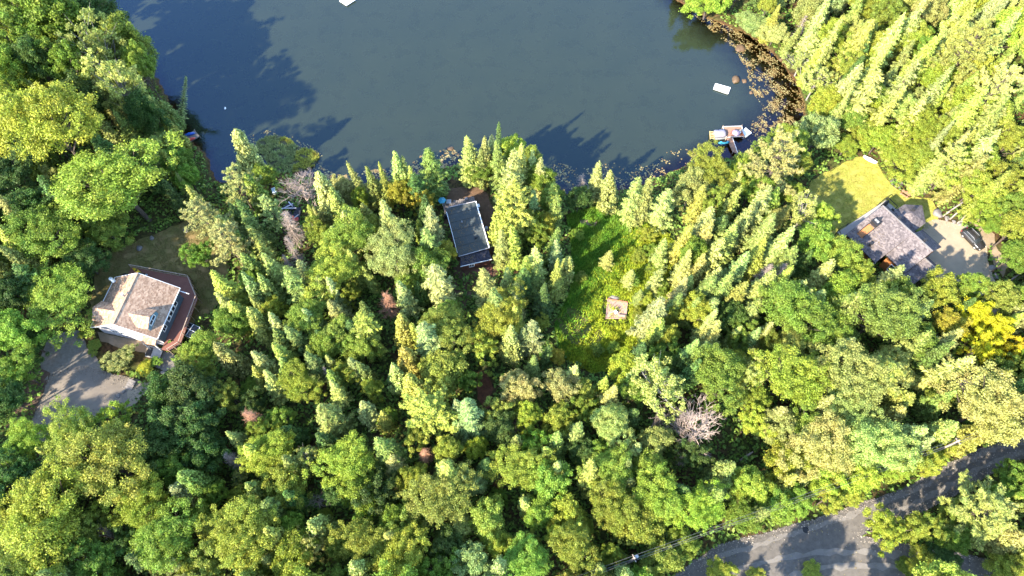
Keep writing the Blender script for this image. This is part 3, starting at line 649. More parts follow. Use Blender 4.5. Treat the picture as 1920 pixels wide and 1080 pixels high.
# conifers: kind, x, y of the tip, height m, radius m, colour
TIPS = """
C 298 190 9 2.2 g|S 168 246 14 2.8 dg|S 258 262 12 2.2 si|C 432 241 14 3.0 pa|P 430 318 13 3.2 pa|S 478 445 13 1.9 ol|S 396 513 13 2.7 ol|S 25 500 13 2.6 dg|P 498 372 12 2.0 pa|P 360 372 15 3.2 pa|P 405 425 14 3.2 pa|S 320 908 10 2 si|C 455 836 12 2.4 ol|S 60 330 14 2.4 dg|S 145 300 12 2 dg|S 215 215 13 2.3 g|S 300 330 10 2 dg
C 596 321 15 2.8 pa|N 572 380 10 1.0 ol|S 665 302 14 1.9 yg|C 693 310 13 1.7 yg|S 711 305 13 1.7 ol|C 737 287 14 1.9 pa|S 754 298 12 1.6 g|S 768 308 11 1.6 ol|S 806 287 13 3.0 g|S 778 324 11 2.2 dg|S 682 408 10 1.5 ol|S 717 376 14 2.3 pa|S 797 380 15 2.7 si|S 754 523 12 2.3 pa|S 815 506 13 3.0 si|S 595 511 10 1.9 yg|S 650 472 9 1.7 g|C 620 350 13 2 yg|C 655 395 12 2 yg
S 876 254 14 2.5 yg|S 898 281 12 2.3 g|S 909 256 13 1.9 yg|N 930 233 15 1.5 dg|S 938 258 14 2.2 g|S 976 272 15 2.3 yg|S 888 262 13 2.0 g|S 918 254 12 1.7 si|S 954 290 17 2.6 pa|P 950 345 19 3.6 ol|C 950 372 16 3.2 ye|N 1002 285 12 1.4 si|S 1017 294 13 1.6 si|S 1043 335 13 2.3 ol|S 1006 355 12 1.7 si|S 1124 304 12 1.7 pa|C 1150 330 11 2.4 yg|S 1198 333 14 2.5 yg|S 1220 335 14 2.3 yg|S 1256 348 13 2.5 pa
S 1006 465 12 2.3 pa|S 1047 452 10 1.6 si|S 1051 496 12 2.2 ol|S 1018 533 11 2.0 dg|C 1062 478 10 1.7 yg|S 966 522 9 1.6 si|S 1035 425 12 1.6 g|S 1000 505 10 1.6 g|S 985 480 11 1.7 ol
P 1487 262 19 5.0 pa|S 1495 45 14 2.2 yg|S 1726 111 18 2.4 pa|S 1649 136 18 3.6 yg|P 1858 40 19 5.5 yg|S 1788 228 13 1.8 si|S 1824 244 14 2.4 yg|S 1610 110 16 2.6 pa|S 1570 40 16 2.6 yg|S 1640 20 17 2.8 ol|S 1700 30 17 2.6 pa|S 1760 60 18 2.8 ol|S 1780 130 17 2.6 pa|S 1690 160 16 2.4 yg|S 1740 190 15 2.2 pa|S 1860 160 18 3.0 ol|S 1900 190 17 2.6 yg|S 1880 250 16 2.6 pa|S 1850 290 15 2.6 yg|S 1770 290 14 2.6 yg|S 1900 320 16 2.6 ol|P 1905 120 18 4.0 pa|S 1540 90 15 2.2 ol|S 1600 170 15 2.2 yg|S 1835 20 18 2.4 ol|S 1670 80 17 2.4 yg|S 1560 -10 16 2.6 pa|S 1312 -165 13 2.4 g|S 1290 -190 13 2.3 dg|S 1338 -140 13 2.4 g|S 1362 -120 13 2.3 yg|S 1325 -185 15 2.4 dg|S 1395 -110 14 2.4 g|S 1745 -5 17 2.6 yg|S 1460 10 14 2.4 ol|P 1810 280 15 3.5 yg|S 1910 20 18 2.6 pa
S 1691 502 12 2.3 si|S 1565 490 11 2.0 pa|S 1815 662 15 2.3 pa|P 1668 680 13 4.2 ol|S 1237 563 14 2.9 si|S 1387 607 9 1.4 pa|S 1425 612 10 1.8 si|S 1452 600 10 1.8 pa|S 1466 765 11 2.4 pa|P 1880 950 13 4.4 yg|S 1838 1030 11 2 dg|S 1440 450 13 2.4 ol|S 1480 430 14 2.4 pa|S 1385 420 13 2.2 yg|S 1330 410 13 2.4 yg|S 1290 420 13 2.3 ol|S 1350 450 13 2.2 pa|S 1410 385 14 2.5 yg|S 1300 470 12 2.4 yg|S 1400 470 13 2.2 si|S 1340 510 12 2.3 g|S 1290 520 12 2.4 pa|S 1390 530 12 2.2 ol|S 1440 510 13 2.3 yg|S 1280 545 11 2.0 g|S 1345 378 14 2.4 pa|S 1440 355 15 2.6 pa|S 1480 500 12 2.2 ol|S 1510 520 12 2.2 yg|S 1430 560 11 2.0 yg|S 1340 555 10 1.9 si|S 1540 540 11 2.0 pa|S 1380 355 14 2.4 ol|S 1460 395 14 2.4 yg|S 1500 455 13 2.3 g|S 1310 560 10 1.8 yg
S 474 597 11 1.8 ye|S 496 584 11 1.7 pa|S 480 657 11 1.9 pa|S 490 698 11 2.0 pa|S 655 665 11 1.8 si|C 742 590 13 1.9 ye|C 758 655 12 2.0 ye|S 802 598 15 3.2 si|S 610 667 9 1.6 g|S 617 712 11 1.8 pa|C 732 685 11 1.7 pa|S 682 760 8 1.8 si|P 800 745 14 4.2 ol|S 732 866 9 1.9 pa|S 430 560 11 2.0 ol|C 477 555 10 1.6 yg|S 765 600 11 1.6 ol
S 1000 598 12 2.1 si|S 981 617 10 1.8 si|S 1026 645 9 1.3 dg|S 998 665 10 1.8 g|S 1070 690 10 2.0 pa|S 870 890 10 1.8 si|S 1186 505 6 1.3 yg|S 1142 470 6 1.4 yg|S 1205 540 6 1.3 yg|S 1235 505 9 1.8 yg|S 1250 450 10 2.0 yg
X 530 402 11 2.0 gr|X 537 450 11 1.4 br|X 526 474 9 1.2 gr|X 447 525 7 1.0 gr|R 452 768 11 2.0 br|R 718 552 9 2.0 br|R 795 838 8 1.7 br|X 420 852 8 1.4 gr|X 1092 330 9 1.6 gr|X 1728 195 8 1.1 gr|X 1762 212 8 1.0 gr|X 1808 170 9 0.9 gr|X 1510 30 9 1.6 gr|X 1445 490 10 1.5 br|X 1475 500 10 1.3 br|X 605 690 8 1.0 gr|X 1835 705 8 2 br
W 550 318 11 4.2 gr|Y 600 935 7 2.6 gr|Y 1505 605 8 2.6 gr|W 1328 790 11 5.2 gr|Y 1288 775 9 2.6 gr|Y 190 1000 8 2.4 gr|Y 1815 895 7 2.0 gr|Y 1890 925 7 1.8 gr|Y 970 790 7 1.6 gr|Y 1025 820 8 1.8 gr|Y 1240 770 9 2.6 gr|Y 1690 960 5 1.2 gr
"""
TREES = []       # dicts
def parse(txt):
    for line in txt.strip().splitlines():
        for it in line.split('|'):
            if it.strip(): yield it.split()
NOBASE = [[(140, 500), (200, 470), (260, 445), (330, 418), (392, 410), (405, 440), (380, 520), (380, 630), (330, 700), (270, 755), (200, 790), (75, 790), (80, 690)],
          [(835, 350), (912, 350), (930, 420), (930, 505), (862, 505), (832, 400)],
          [(1520, 340), (1610, 290), (1672, 350), (1745, 372), (1845, 435), (1858, 500), (1800, 530), (1690, 520), (1620, 470), (1540, 430)],
          ROAD, [(500, 345), (575, 345), (575, 425), (510, 425)]]
def base_bad(x, y):
    if float(shore_d(x, y)[0]) < 0.3: return True
    u, v = proj((x, y, gz(x, y)))
    return any(in_poly([u], [v], q)[0] for q in NOBASE)
dropped = []; crng = random.Random(17)
for it in parse(CROWNS):
    k, x, y, r, c = it[:5]
    x, y, r = float(x), float(y), float(r); R = 3.5; h = 11
    for _ in range(3):
        p = atg(x, y, 0.66 * h); R = r * depth(p) / FPX; h = min(17.5, 4.2 + 1.95 * R) * (1.15 if k == 'F' else 1)
        if x < 300 and y < 300: h = max(h * 1.35, 16)
        if R < 1.4: h = 2.6 * R + 0.5
        if len(it) > 5: h = float(it[5])
    p = atg(x, y, 0.64 * h); n = 0
    while len(it) < 6 and base_bad(p[0], p[1]) and n < 9:
        h *= 0.87; n += 1; p = atg(x, y, 0.64 * h)
    if n == 9 and R > 1.6: dropped.append(it); continue
    if k == 'D' and len(it) < 6 and 430 < x < 1480 and 380 < y < 900 and 2.0 < R < 3.9 and c != 'ye' and crng.random() < 0.42:
        k = crng.choice('SSSC'); h = min(16, 7.5 + 2.2 * R); p = atg(x, y, 0.6 * h)
        if base_bad(p[0], p[1]): h *= 0.7; p = atg(x, y, 0.6 * h)
        TREES.append(dict(k=k, x=p[0], y=p[1], R=R * 0.95, h=h, c=c, px=(x, y)))
        continue
    TREES.append(dict(k=k, x=p[0], y=p[1], R=R * 1.06, h=max(h, 1.25 * R), c=c, px=(x, y)))
for it in parse(TIPS):
    k, x, y, h, R, c = it[:6]
    x, y, h, R = float(x), float(y), float(h), float(R)
    p = atg(x, y, h); n = 0
    while base_bad(p[0], p[1]) and n < 7:
        h *= 0.88; n += 1; p = atg(x, y, h)
    if n == 7: dropped.append(it); continue
    TREES.append(dict(k=k, x=p[0], y=p[1], R=R * (0.93 ** n), h=h, c=c, px=(x, y)))

# trees between and around them that the list does not name one by one
KEEP = [[(140, 500), (200, 470), (260, 440), (330, 415), (395, 405), (410, 440), (395, 500), (400, 560), (385, 640), (330, 715), (270, 765), (200, 800), (50, 815), (30, 790), (70, 680)],
        [(835, 345), (915, 345), (935, 420), (930, 515), (875, 520), (850, 480)],
        [(1060, 400), (1180, 395), (1240, 430), (1255, 470), (1235, 560), (1190, 640), (1180, 690), (1110, 690), (1045, 655), (1040, 600), (1070, 545)],
        [(1515, 330), (1610, 285), (1670, 340), (1760, 370), (1850, 430), (1900, 520), (1860, 545), (1770, 535), (1690, 520), (1640, 490), (1560, 450)],
        [(1260, 1100), (1300, 1045), (1430, 985), (1560, 958), (1760, 870), (1880, 825), (1930, 815), (1930, 860), (1790, 935), (1650, 1000), (1700, 1015), (1720, 1100)],
        [(885, 695), (925, 690), (925, 770), (895, 770)], [(922, 885), (945, 885), (945, 915), (922, 915)],
        [(500, 345), (575, 345), (575, 425), (510, 425)], [(340, 235), (400, 240), (420, 340), (385, 350), (360, 280)],
        SHORE_PX + [(1300, -400), (0, -400)], [(1320, 225), (1420, 225), (1420, 275), (1320, 275)], [(1255, 760), (1390, 760), (1390, 870), (1255, 870)]]
SUNNY = [[(1110, 500), (1180, 410), (1275, 450), (1260, 560), (1200, 640), (1110, 650), (1090, 560)], [(150, 600), (215, 510), (370, 530), (350, 660), (280, 760), (90, 780)], [(1560, 400), (1610, 290), (1680, 350), (1850, 430), (1840, 490), (1700, 500)], [(480, 265), (540, 250), (600, 290), (520, 325)]]
frng = random.Random(99)
tx = [t['x'] for t in TREES]; ty = [t['y'] for t in TREES]; tr_ = [t['R'] for t in TREES]
nfill = 0
cand = [(frng.uniform(-112, 118), frng.uniform(-8, 132)) for _ in range(11000)]
for (x, y) in cand:
    if nfill >= 560: break
    g = gz(x, y)
    if g < 0.35: continue
    u, v = proj((x, y, g))
    inside = -40 < u < 1960 and -60 < v < 1120
    if u < -200 or u > 2120 or v < -200 or v > 1240: continue
    k = frng.choice('DDSCCCSC') if inside else frng.choice('DDBSS')
    if k in 'DB': R = frng.uniform(1.6, 2.6) if inside else frng.uniform(3, 4.6); h = R * 2.2 + frng.uniform(3.2, 5.5)
    else: R = frng.uniform(1.4, 2.2) if inside else frng.uniform(1.8, 2.6); h = R * 4.6 + frng.uniform(1, 4)
    d = np.hypot(np.array(tx) - x, np.array(ty) - y) / (np.array(tr_) + R)
    if d.min() < 0.43: continue
    pts = np.array([(x + dx * rr_, y + dy * rr_, g + zz) for zz, rr_ in ((0, 0), (0.5 * h, 0.9 * R), (0.75 * h, 0.8 * R), (h, 0)) for dx, dy in ((0, 0), (1, 0), (-1, 0), (0, 1), (0, -1))])
    q_ = pts - np.array([0, 0, CAM_H]); dd_ = q_ @ _d; aa = 960 + FPX * (q_ @ _r) / dd_; bb = 540 - FPX * (q_ @ _u) / dd_
    if any(in_poly(aa, bb, kp).any() for kp in KEEP): continue
    if math.hypot(x + 70, y - 40) < 15: continue
    sl = h / math.tan(SUN_EL)
    sp = [proj((x + math.cos(SUN_TO) * sl * f, y + math.sin(SUN_TO) * sl * f, g)) for f in (0.35, 0.6, 0.8, 1.0)]
    if any(in_poly([a_[0] for a_ in sp], [a_[1] for a_ in sp], q).any() for q in SUNNY): continue
    c = frng.choice(['g', 'yg', 'yg', 'g', 'ol', 'pa'] if k in 'DB' else ['dg', 'g', 'ol', 'si', 'pa', 'yg', 'ol'])
    a, b = proj((x, y, g + 0.7 * h))
    TREES.append(dict(k=k, x=x, y=y, R=R, h=h, c=c, px=(a, b)))
    tx.append(x); ty.append(y); tr_.append(R); nfill += 1

# labels that single each tree out: look, then rank by distance on one side of a landmark
MARKS = [('the brown-roofed house', 255, 570), ('the left driveway', 150, 735), ('the kayak dock', 360, 255), ('the grassy islet', 530, 280), ('the collapsed shed', 550, 402),
         ('the flat-roofed cabin', 880, 440), ('the clearing platform', 1156, 580), ('the boat dock', 1370, 250), ('the dry lawn', 1600, 345), ('the grey-roofed house', 1680, 450),
         ('the black parked car', 1821, 452), ('the bare brush tree', 1325, 815), ('the bottom utility pole', 1190, 1045), ('the road junction', 1600, 1010), ('the golden yellow tree', 1835, 625),
         ('the red soil path', 906, 735), ('the rusty dead spruce', 478, 790), ('the brown shallow bay', 1470, 140), ('the bottom left corner', 0, 1080), ('the top right corner', 1920, 0), ('the top left corner', 0, 0),
         ('the lower dirt patch', 934, 902), ('the bare brown treetop', 600, 940)]
def side(dx, dy):
    a = math.degrees(math.atan2(-dy, dx)) % 360
    return ['right of', 'above and right of', 'above', 'above and left of', 'left of', 'below and left of', 'below', 'below and right of'][int(((a + 22.5) % 360) // 45)]
ORD = ['nearest', 'second nearest', 'third nearest', 'fourth nearest', 'fifth nearest', 'sixth nearest', 'seventh nearest', 'eighth nearest', 'ninth nearest', 'tenth nearest', 'eleventh nearest', 'twelfth nearest', 'thirteenth nearest', 'fourteenth nearest', 'fifteenth nearest', 'sixteenth nearest', 'seventeenth nearest', 'eighteenth nearest', 'nineteenth nearest', 'twentieth nearest']
KN = {'D': 'leafy tree', 'B': 'leafy tree', 'F': 'thin-crowned tree', 'S': 'spruce', 'N': 'slender spruce', 'C': 'cedar', 'P': 'feathery pine', 'X': 'dead conifer', 'R': 'dead conifer', 'Y': 'bare tree', 'W': 'densely twigged bare tree'}
GRP = {'D': 'leafy trees of the wood', 'B': 'leafy trees of the wood', 'F': 'thin-crowned trees', 'S': 'spruces of the wood', 'N': 'slender spruces', 'C': 'cedars of the wood', 'P': 'feathery pines', 'X': 'dead conifers', 'R': 'dead conifers', 'Y': 'bare leafless trees', 'W': 'bare leafless trees'}
def size_word(t):
    if t['k'] in 'DB': return 'small' if t['R'] < 2.3 else ('large' if t['R'] > 4.2 else 'mid-sized')
    return 'short' if t['h'] < 9.5 else ('tall' if t['h'] > 13.4 else 'mid-height')
bucket = {}
for t in TREES:
    x, y = t['px']
    best = min(MARKS, key=lambda m: math.hypot(m[1] - x, m[2] - y) + (1e6 if math.hypot(m[1] - x, m[2] - y) < 12 else 0))
    t['dist'] = math.hypot(best[1] - x, best[2] - y)
    kn = KN[t['k']]
    look = size_word(t) + ' ' + CNAME[t['c']] + ' ' + kn
    bucket.setdefault((look, side(x - best[1], y - best[2]) + ' ' + best[0]), []).append(t)
for (look, where), L in bucket.items():
    L.sort(key=lambda t: t['dist'])
    for i, t in enumerate(L):
        t['label'] = look + (', ' + (ORD[i] if i < len(ORD) else 'number %d out' % (i + 1)) + ' '  if len(L) > 1 else ' ') + where
trng = random.Random(5)
b0 = np.array(atg(338, 236)); b1 = at(349, 143, 8.5); dv = Vector(b1 - b0)
root = thing('slender_spruce_tree', 'slender silvery spruce leaning over the dark lake above the kayak dock', 'tree', b0, 0, GRP['N'])
root.rotation_euler = dv.to_track_quat('Z', 'Y').to_euler(); root.scale = (1.05, 1.05, dv.length / 13)
link('trunk', PROTO['N'][0][0], root); cr_ = link('crown', PROTO['N'][0][1], root); cr_.color = (*COLS['si'], 1)
for t in TREES:
    k = t['k']; pi_ = trng.randrange(len(PROTO[k])); tm, cm = PROTO[k][pi_]; nm, n1, n2 = PART[k]; r0, h0 = DIM[k]
    if k == 'D' and t['R'] < 1.6: nm = 'shrub'
    root = thing(nm, t['label'], 'tree', (t['x'], t['y'], gz(t['x'], t['y'])), trng.uniform(0, 6.28), GRP[k])
    root.rotation_euler = (trng.gauss(0, 0.04), trng.gauss(0, 0.04), trng.uniform(0, 6.28))
    sx = t['R'] / r0; sz = t['h'] / h0
    w_ = 0.16 if k in 'SNC' else 0.08
    root.scale = (sx * trng.uniform(1 - w_, 1 + w_), sx * trng.uniform(1 - w_, 1 + w_), sz)
    link(n1, tm, root)
    cr_ = link(n2, cm, root)
    v = trng.uniform(0.8, 1.22); base = CONIFER_TINT.get(t['c'], COLS[t['c']]) if k in 'SNCP' else COLS[t['c']]; j = [trng.uniform(0.9, 1.1) for _ in range(3)]
    cr_.color = (base[0] * v * j[0], base[1] * v * j[1], base[2] * v * j[2], 1)
print('DROPPED', dropped)
print('TREES', len(TREES), 'fill', nfill, {k: sum(t['k'] == k for t in TREES) for k in DIM})
# ------------------------------------------------------------------ buildings
WHITE = mat('white_paint', (0.80, 0.80, 0.78), 0.5, (3, 0.4, (0.72, 0.72, 0.71)))
GLASS = mat('window_glass', (0.02, 0.025, 0.03), 0.08, (1, 0.3, (0.03, 0.035, 0.04)), spec=0.6)
SLATE = mat('slate_blue_siding', (0.10, 0.135, 0.165), 0.7, (2, 0.5, (0.085, 0.115, 0.145)))
PALEW = mat('pale_siding', (0.50, 0.47, 0.49), 0.7, (1.5, 0.5, (0.42, 0.40, 0.42)))
DECKM = mat('red_deck_boards', (0.23, 0.095, 0.065), 0.7, (1.2, 0.8, (0.175, 0.068, 0.05)), wave=(2.2, (0.07, 0.03, 0.025), 0.2))
DARKM = mat('dark_metal', (0.025, 0.025, 0.028), 0.5)
RAILM = mat('rail_wood', (0.36, 0.27, 0.21), 0.7)
GREYMETAL = mat('grey_metal', (0.35, 0.36, 0.38), 0.45, metallic=0.3)
PLANKG = mat('grey_planks', (0.26, 0.22, 0.20), 0.9, (2, 0.8, (0.17, 0.145, 0.13)), wave=(2.6, (0.06, 0.05, 0.045), 0.0))
WOODOR = mat('orange_stained_wood', (0.40, 0.17, 0.055), 0.6, (3, 0.7, (0.30, 0.115, 0.04)), wave=(2.0, (0.14, 0.05, 0.02), 0.0))
ROCK = mat('rock', (0.23, 0.205, 0.19), 0.9, (2.5, 1, (0.13, 0.12, 0.115)), (4, 0.5))
WETROCK = mat('wet_brown_rock', (0.12, 0.075, 0.04), 0.6, (1.5, 0.9, (0.07, 0.042, 0.022)), (3, 0.3))
CONC = mat('concrete', (0.38, 0.36, 0.34), 0.9, (1.5, 0.8, (0.28, 0.27, 0.26)))
RED = mat('faded_red', (0.55, 0.075, 0.055), 0.5); ORANGE = mat('orange_plastic', (0.62, 0.16, 0.05), 0.4)
BLUE = mat('blue_plastic', (0.035, 0.12, 0.50), 0.35); TEAL = mat('teal_plastic', (0.05, 0.32, 0.45), 0.4); YELLOW = mat('yellow_plastic', (0.65, 0.45, 0.03), 0.4)

def shingle(name, ca, cb, cc):
    """rows of offset shingle tabs, each with its own tone, and worn blotches"""
    m = bpy.data.materials.new(name); m.use_nodes = True; nt = m.node_tree; b = nt.nodes['Principled BSDF']; b.inputs['Roughness'].default_value = 0.95; b.inputs['Specular IOR Level'].default_value = 0.1
    tc = nt.nodes.new('ShaderNodeTexCoord'); bk = nt.nodes.new('ShaderNodeTexVoronoi'); bk.inputs['Scale'].default_value = 1.0
    mp = nt.nodes.new('ShaderNodeMapping'); mp.inputs['Scale'].default_value = (3.2, 4.6, 3.0)
    nt.links.new(tc.outputs['Object'], mp.inputs['Vector']); nt.links.new(mp.outputs[0], bk.inputs['Vector'])
    sep = nt.nodes.new('ShaderNodeSeparateColor'); nt.links.new(bk.outputs['Color'], sep.inputs[0])
    rp = nt.nodes.new('ShaderNodeValToRGB'); rp.color_ramp.elements[0].color = (*ca, 1); rp.color_ramp.elements[1].color = (*cc, 1); e = rp.color_ramp.elements.new(0.5); e.color = (*cb, 1)
    nt.links.new(sep.outputs[0], rp.inputs[0])
    n1 = nt.nodes.new('ShaderNodeTexNoise'); n1.inputs['Scale'].default_value = 0.8; n1.inputs['Detail'].default_value = 5; nt.links.new(tc.outputs['Object'], n1.inputs['Vector'])
    mr = nt.nodes.new('ShaderNodeMapRange'); mr.inputs['To Min'].default_value = 0.7; mr.inputs['To Max'].default_value = 1.3; nt.links.new(n1.outputs['Fac'], mr.inputs['Value'])
    mx = nt.nodes.new('ShaderNodeMixRGB'); mx.blend_type = 'MULTIPLY'; mx.inputs[0].default_value = 1; nt.links.new(rp.outputs[0], mx.inputs[1]); nt.links.new(mr.outputs[0], mx.inputs[2])
    nt.links.new(mx.outputs[0], b.inputs['Base Color'])
    bp = nt.nodes.new('ShaderNodeBump'); bp.inputs['Strength'].default_value = 0.5; bp.inputs['Distance'].default_value = 0.03; nt.links.new(bk.outputs['Distance'], bp.inputs['Height']); nt.links.new(bp.outputs[0], b.inputs['Normal'])
    return m
ROOFB = shingle('brown_shingles', (0.215, 0.135, 0.09), (0.31, 0.20, 0.135), (0.42, 0.29, 0.20))
ROOFG = shingle('grey_shingles', (0.072, 0.061, 0.063), (0.112, 0.094, 0.094), (0.165, 0.14, 0.137))
ROOFD = shingle('dark_shingles', (0.03, 0.032, 0.045), (0.045, 0.045, 0.06), (0.07, 0.07, 0.09))

def frame_at(origin, deg):
    return (float(origin[0]), float(origin[1])), math.radians(deg)
def window(parent, c, axis, w, h, nrm, mull=1, name='window'):
    """framed window on a wall: c centre, axis unit horizontal direction along the wall, nrm outward"""
    c = Vector(c); ax = Vector(axis); n = Vector(nrm); up = Vector((0, 0, 1)) if abs(n.z) < 0.9 else n.cross(ax)
    fb = MB(); t = 0.11
    def bar(a, b): fb.bar(c + n * 0.04 + ax * a[0] + up * a[1], c + n * 0.04 + ax * b[0] + up * b[1], t, t)
    bar((-w / 2, -h / 2), (w / 2, -h / 2)); bar((-w / 2, h / 2), (w / 2, h / 2)); bar((-w / 2, -h / 2 - t / 2), (-w / 2, h / 2 + t / 2)); bar((w / 2, -h / 2 - t / 2), (w / 2, h / 2 + t / 2))
    for i in range(1, mull + 1):
        x = -w / 2 + w * i / (mull + 1); fb.bar(c + n * 0.03 + ax * x - up * h / 2, c + n * 0.03 + ax * x + up * h / 2, 0.06, 0.06)
    f = fb.build(name, WHITE, parent)
    p = [c + n * 0.02 + ax * a * w / 2 + up * b * h / 2 for a, b in ((-1, -1), (1, -1), (1, 1), (-1, 1))]
    MB().slab(p, 0.01).build('pane', GLASS, f) if False else MB().poly(p).build('pane', GLASS, f)
    return f

# ---- brown-roofed house on the left
o0 = (-61.54, 48.54); G = gz(*o0) - 0.1
hs = thing('house', 'pale-sided house with brown shingled gable roof and dormers, red deck around it', 'house', (*o0, G), math.radians(79.84))
U, Vv, EZ, RZ = 4.6, 5.7, 4.2, 7.6
u1, v1 = 4.15, 5.25
w = MB()
wz = lambda v: RZ - (RZ - EZ) * abs(v) / Vv - 0.22
w.poly([(-u1, -v1, -0.6), (u1, -v1, -0.6), (u1, -v1, wz(v1)), (-u1, -v1, wz(v1))]); w.build('side_wall', SLATE, hs)
w = MB()
for s in (-1, 1):
    q = [(s * u1, -v1, -0.6), (s * u1, v1, -0.6), (s * u1, v1, wz(v1)), (s * u1, 0, wz(0)), (s * u1, -v1, wz(v1))]
    w.poly(q if s > 0 else q[::-1])
w.poly([(u1, v1, -0.6), (-u1, v1, -0.6), (-u1, v1, wz(v1)), (u1, v1, wz(v1))]); w.build('wall', PALEW, hs)
rf = MB(); rf.slab([(-U, -Vv, EZ), (U, -Vv, EZ), (U, 0, RZ), (-U, 0, RZ)], 0.16); rf.slab([(-U, 0.002, RZ), (U, 0.002, RZ), (U, Vv, EZ), (-U, Vv, EZ)], 0.16)
roof = rf.build('roof', ROOFB, hs)
tr = MB()
for s in (-1, 1):
    tr.bar((-U - .03, s * (Vv + .05), EZ - .1), (U + .03, s * (Vv + .05), EZ - .1), 0.09, 0.2)
    for e in (-1, 1): tr.bar((e * (U + .05), s * Vv, EZ - .12), (e * (U + .05), 0, RZ - .12), 0.08, 0.2)
tr.build('trim', WHITE, roof)
for s, v0, vp, name in ((-1, 0.9, 4.55, 'dormer'), (1, 0.9, 4.75, 'dormer')):
    uc, hw, rz, ez = -2.2, 1.72, 6.95, 5.95 if s < 0 else 5.75
    vv = lambda z: Vv * (RZ - z) / (RZ - EZ)         # where the roof has height z
    d = MB()
    for e in (-1, 1):
        d.slab([(uc, s * (vp + .15), rz), (uc, s * vv(rz), rz), (uc + e * hw, s * vv(ez), ez), (uc + e * hw, s * (vp + .15), ez)][::(1 if e * s > 0 else -1)], 0.10)
    do = d.build(name, ROOFB, hs)
    zb = RZ - (RZ - EZ) * vp / Vv
    q = [(uc - hw + .2, s * vp, zb - .1), (uc + hw - .2, s * vp, zb - .1), (uc + hw - .2, s * vp, ez - .02), (uc, s * vp, rz - .16), (uc - hw + .2, s * vp, ez - .02)]
    MB().poly(q if s < 0 else q[::-1]).build('dormer_wall', mat('dormer_blue', (0.16, 0.29, 0.36), 0.6), do)
    for e in (-1, 1):
        q = [(uc + e * (hw - .2), s * vp, zb - .1), (uc + e * (hw - .2), s * vp, ez - .02), (uc + e * (hw - .2), s * vv(ez), ez - .02)]
        MB().poly(q).build('dormer_cheek', SLATE, do)
    if s < 0: window(do, (uc, -vp, ez - 0.22), (1, 0, 0), 1.7, 0.8, (0, -1, 0), 1)
for uu in (2.25, 1.35, 0.45, -0.45): window(hs, (uu, -v1, 2.95), (1, 0, 0), 0.78, 1.25, (0, -1, 0), 0)
window(hs, (-2.2, -v1, 2.95), (1, 0, 0), 1.0, 1.2, (0, -1, 0), 1)
for vv_ in (2.6, 1.2, -1.6): window(hs, (-u1, vv_, 2.6), (0, 1, 0), 0.95, 1.1, (-1, 0, 0), 1)
p = MB(); p.slab([(-5.4, -2.75, 3.0), (-5.4, -5.1, 3.0), (-4.15, -5.1, 3.45), (-4.15, -2.75, 3.45)][::-1], 0.1); po = p.build('porch_roof', ROOFB, hs)
MB().bar((-5.3, -2.9, 2.95), (-5.3, -2.9, 0), 0.14).bar((-5.3, -4.95, 2.95), (-5.3, -4.95, 0), 0.14).build('porch_post', WHITE, po)
MB().bar((4.3, -5.3, 3.85), (4.3, -7.0, 3.1), 0.1).build('awning_arm', WHITE, hs)
vt = MB(); vt.tube([(0.4, 0.5, 7.1), (0.4, 0.5, 8.0)], 0.14, 8).tube([(0.4, 0.5, 8.0), (0.4, 0.5, 8.15)], 0.24, 8); vt.build('vent_pipe', GREYMETAL, roof)
MB().bar((-U - .02, 0, RZ + .03), (U + .02, 0, RZ + .03), .26, .07).build('ridge_cap', mat('ridge_cap_tan', (.34, .24, .17), .9), roof)
for k, (a, b, c_) in enumerate(((3.4, 4.9, 5.35), (3.75, 5.6, 5.1))):
    dsh_ = MB(); dsh_.tube([(a, b, c_ - .6), (a, b, c_)], 0.04, 5); dsh_.tube([(a, b, c_), (a + .02, b - .05, c_ + .06), (a + .05, b - .1, c_ + .14)], [0.08, 0.25, 0.36], 12); dsh_.build('satellite_dish', WHITE, roof, True)

# deck
dk = thing('deck', 'raised reddish brown board deck wrapping the brown-roofed house', 'deck', (*o0, G), math.radians(79.84))
DP = [(8.2, 6.0), (8.0, -4.7), (4.55, -7.6), (-3.9, -8.0), (-5.35, -6.7), (-5.32, -5.3), (4.2, -5.3), (4.2, 6.0)]
MB().slab([(a, b, 1.2) for a, b in DP][::-1], 0.22).build('deck_floor', DECKM, dk)
rl = MB(); seq = DP[:5]; posts = []
for a, b in zip(seq[:-1], seq[1:]):
    if a == seq[2]: pass
    rl.bar((*a, 2.15), (*b, 2.15), 0.12, 0.06); rl.bar((*a, 1.4), (*b, 1.4), 0.05, 0.05); n = max(2, int(math.dist(a, b) / 1.5))
    for i in range(n + 1): posts.append((a[0] + (b[0] - a[0]) * i / n, a[1] + (b[1] - a[1]) * i / n))
    for i in range(int(math.dist(a, b) / 0.3)):
        t = i * 0.3 / math.dist(a, b); x = a[0] + (b[0] - a[0]) * t; y = a[1] + (b[1] - a[1]) * t; rl.bar((x, y, 1.3), (x, y, 2.12), 0.03)
rl.build('railing', RAILM, dk)
for x, y in posts: MB().bar((x, y, -0.6), (x, y, 2.2), 0.11).build('post', RAILM, dk)
MB().slab([(-4.9, -3.4, .35), (-4.9, -5.0, .35), (-6.6, -5.0, .12), (-6.6, -3.4, .12)][::-1], 0.1).build('entry_step', CONC, dk)

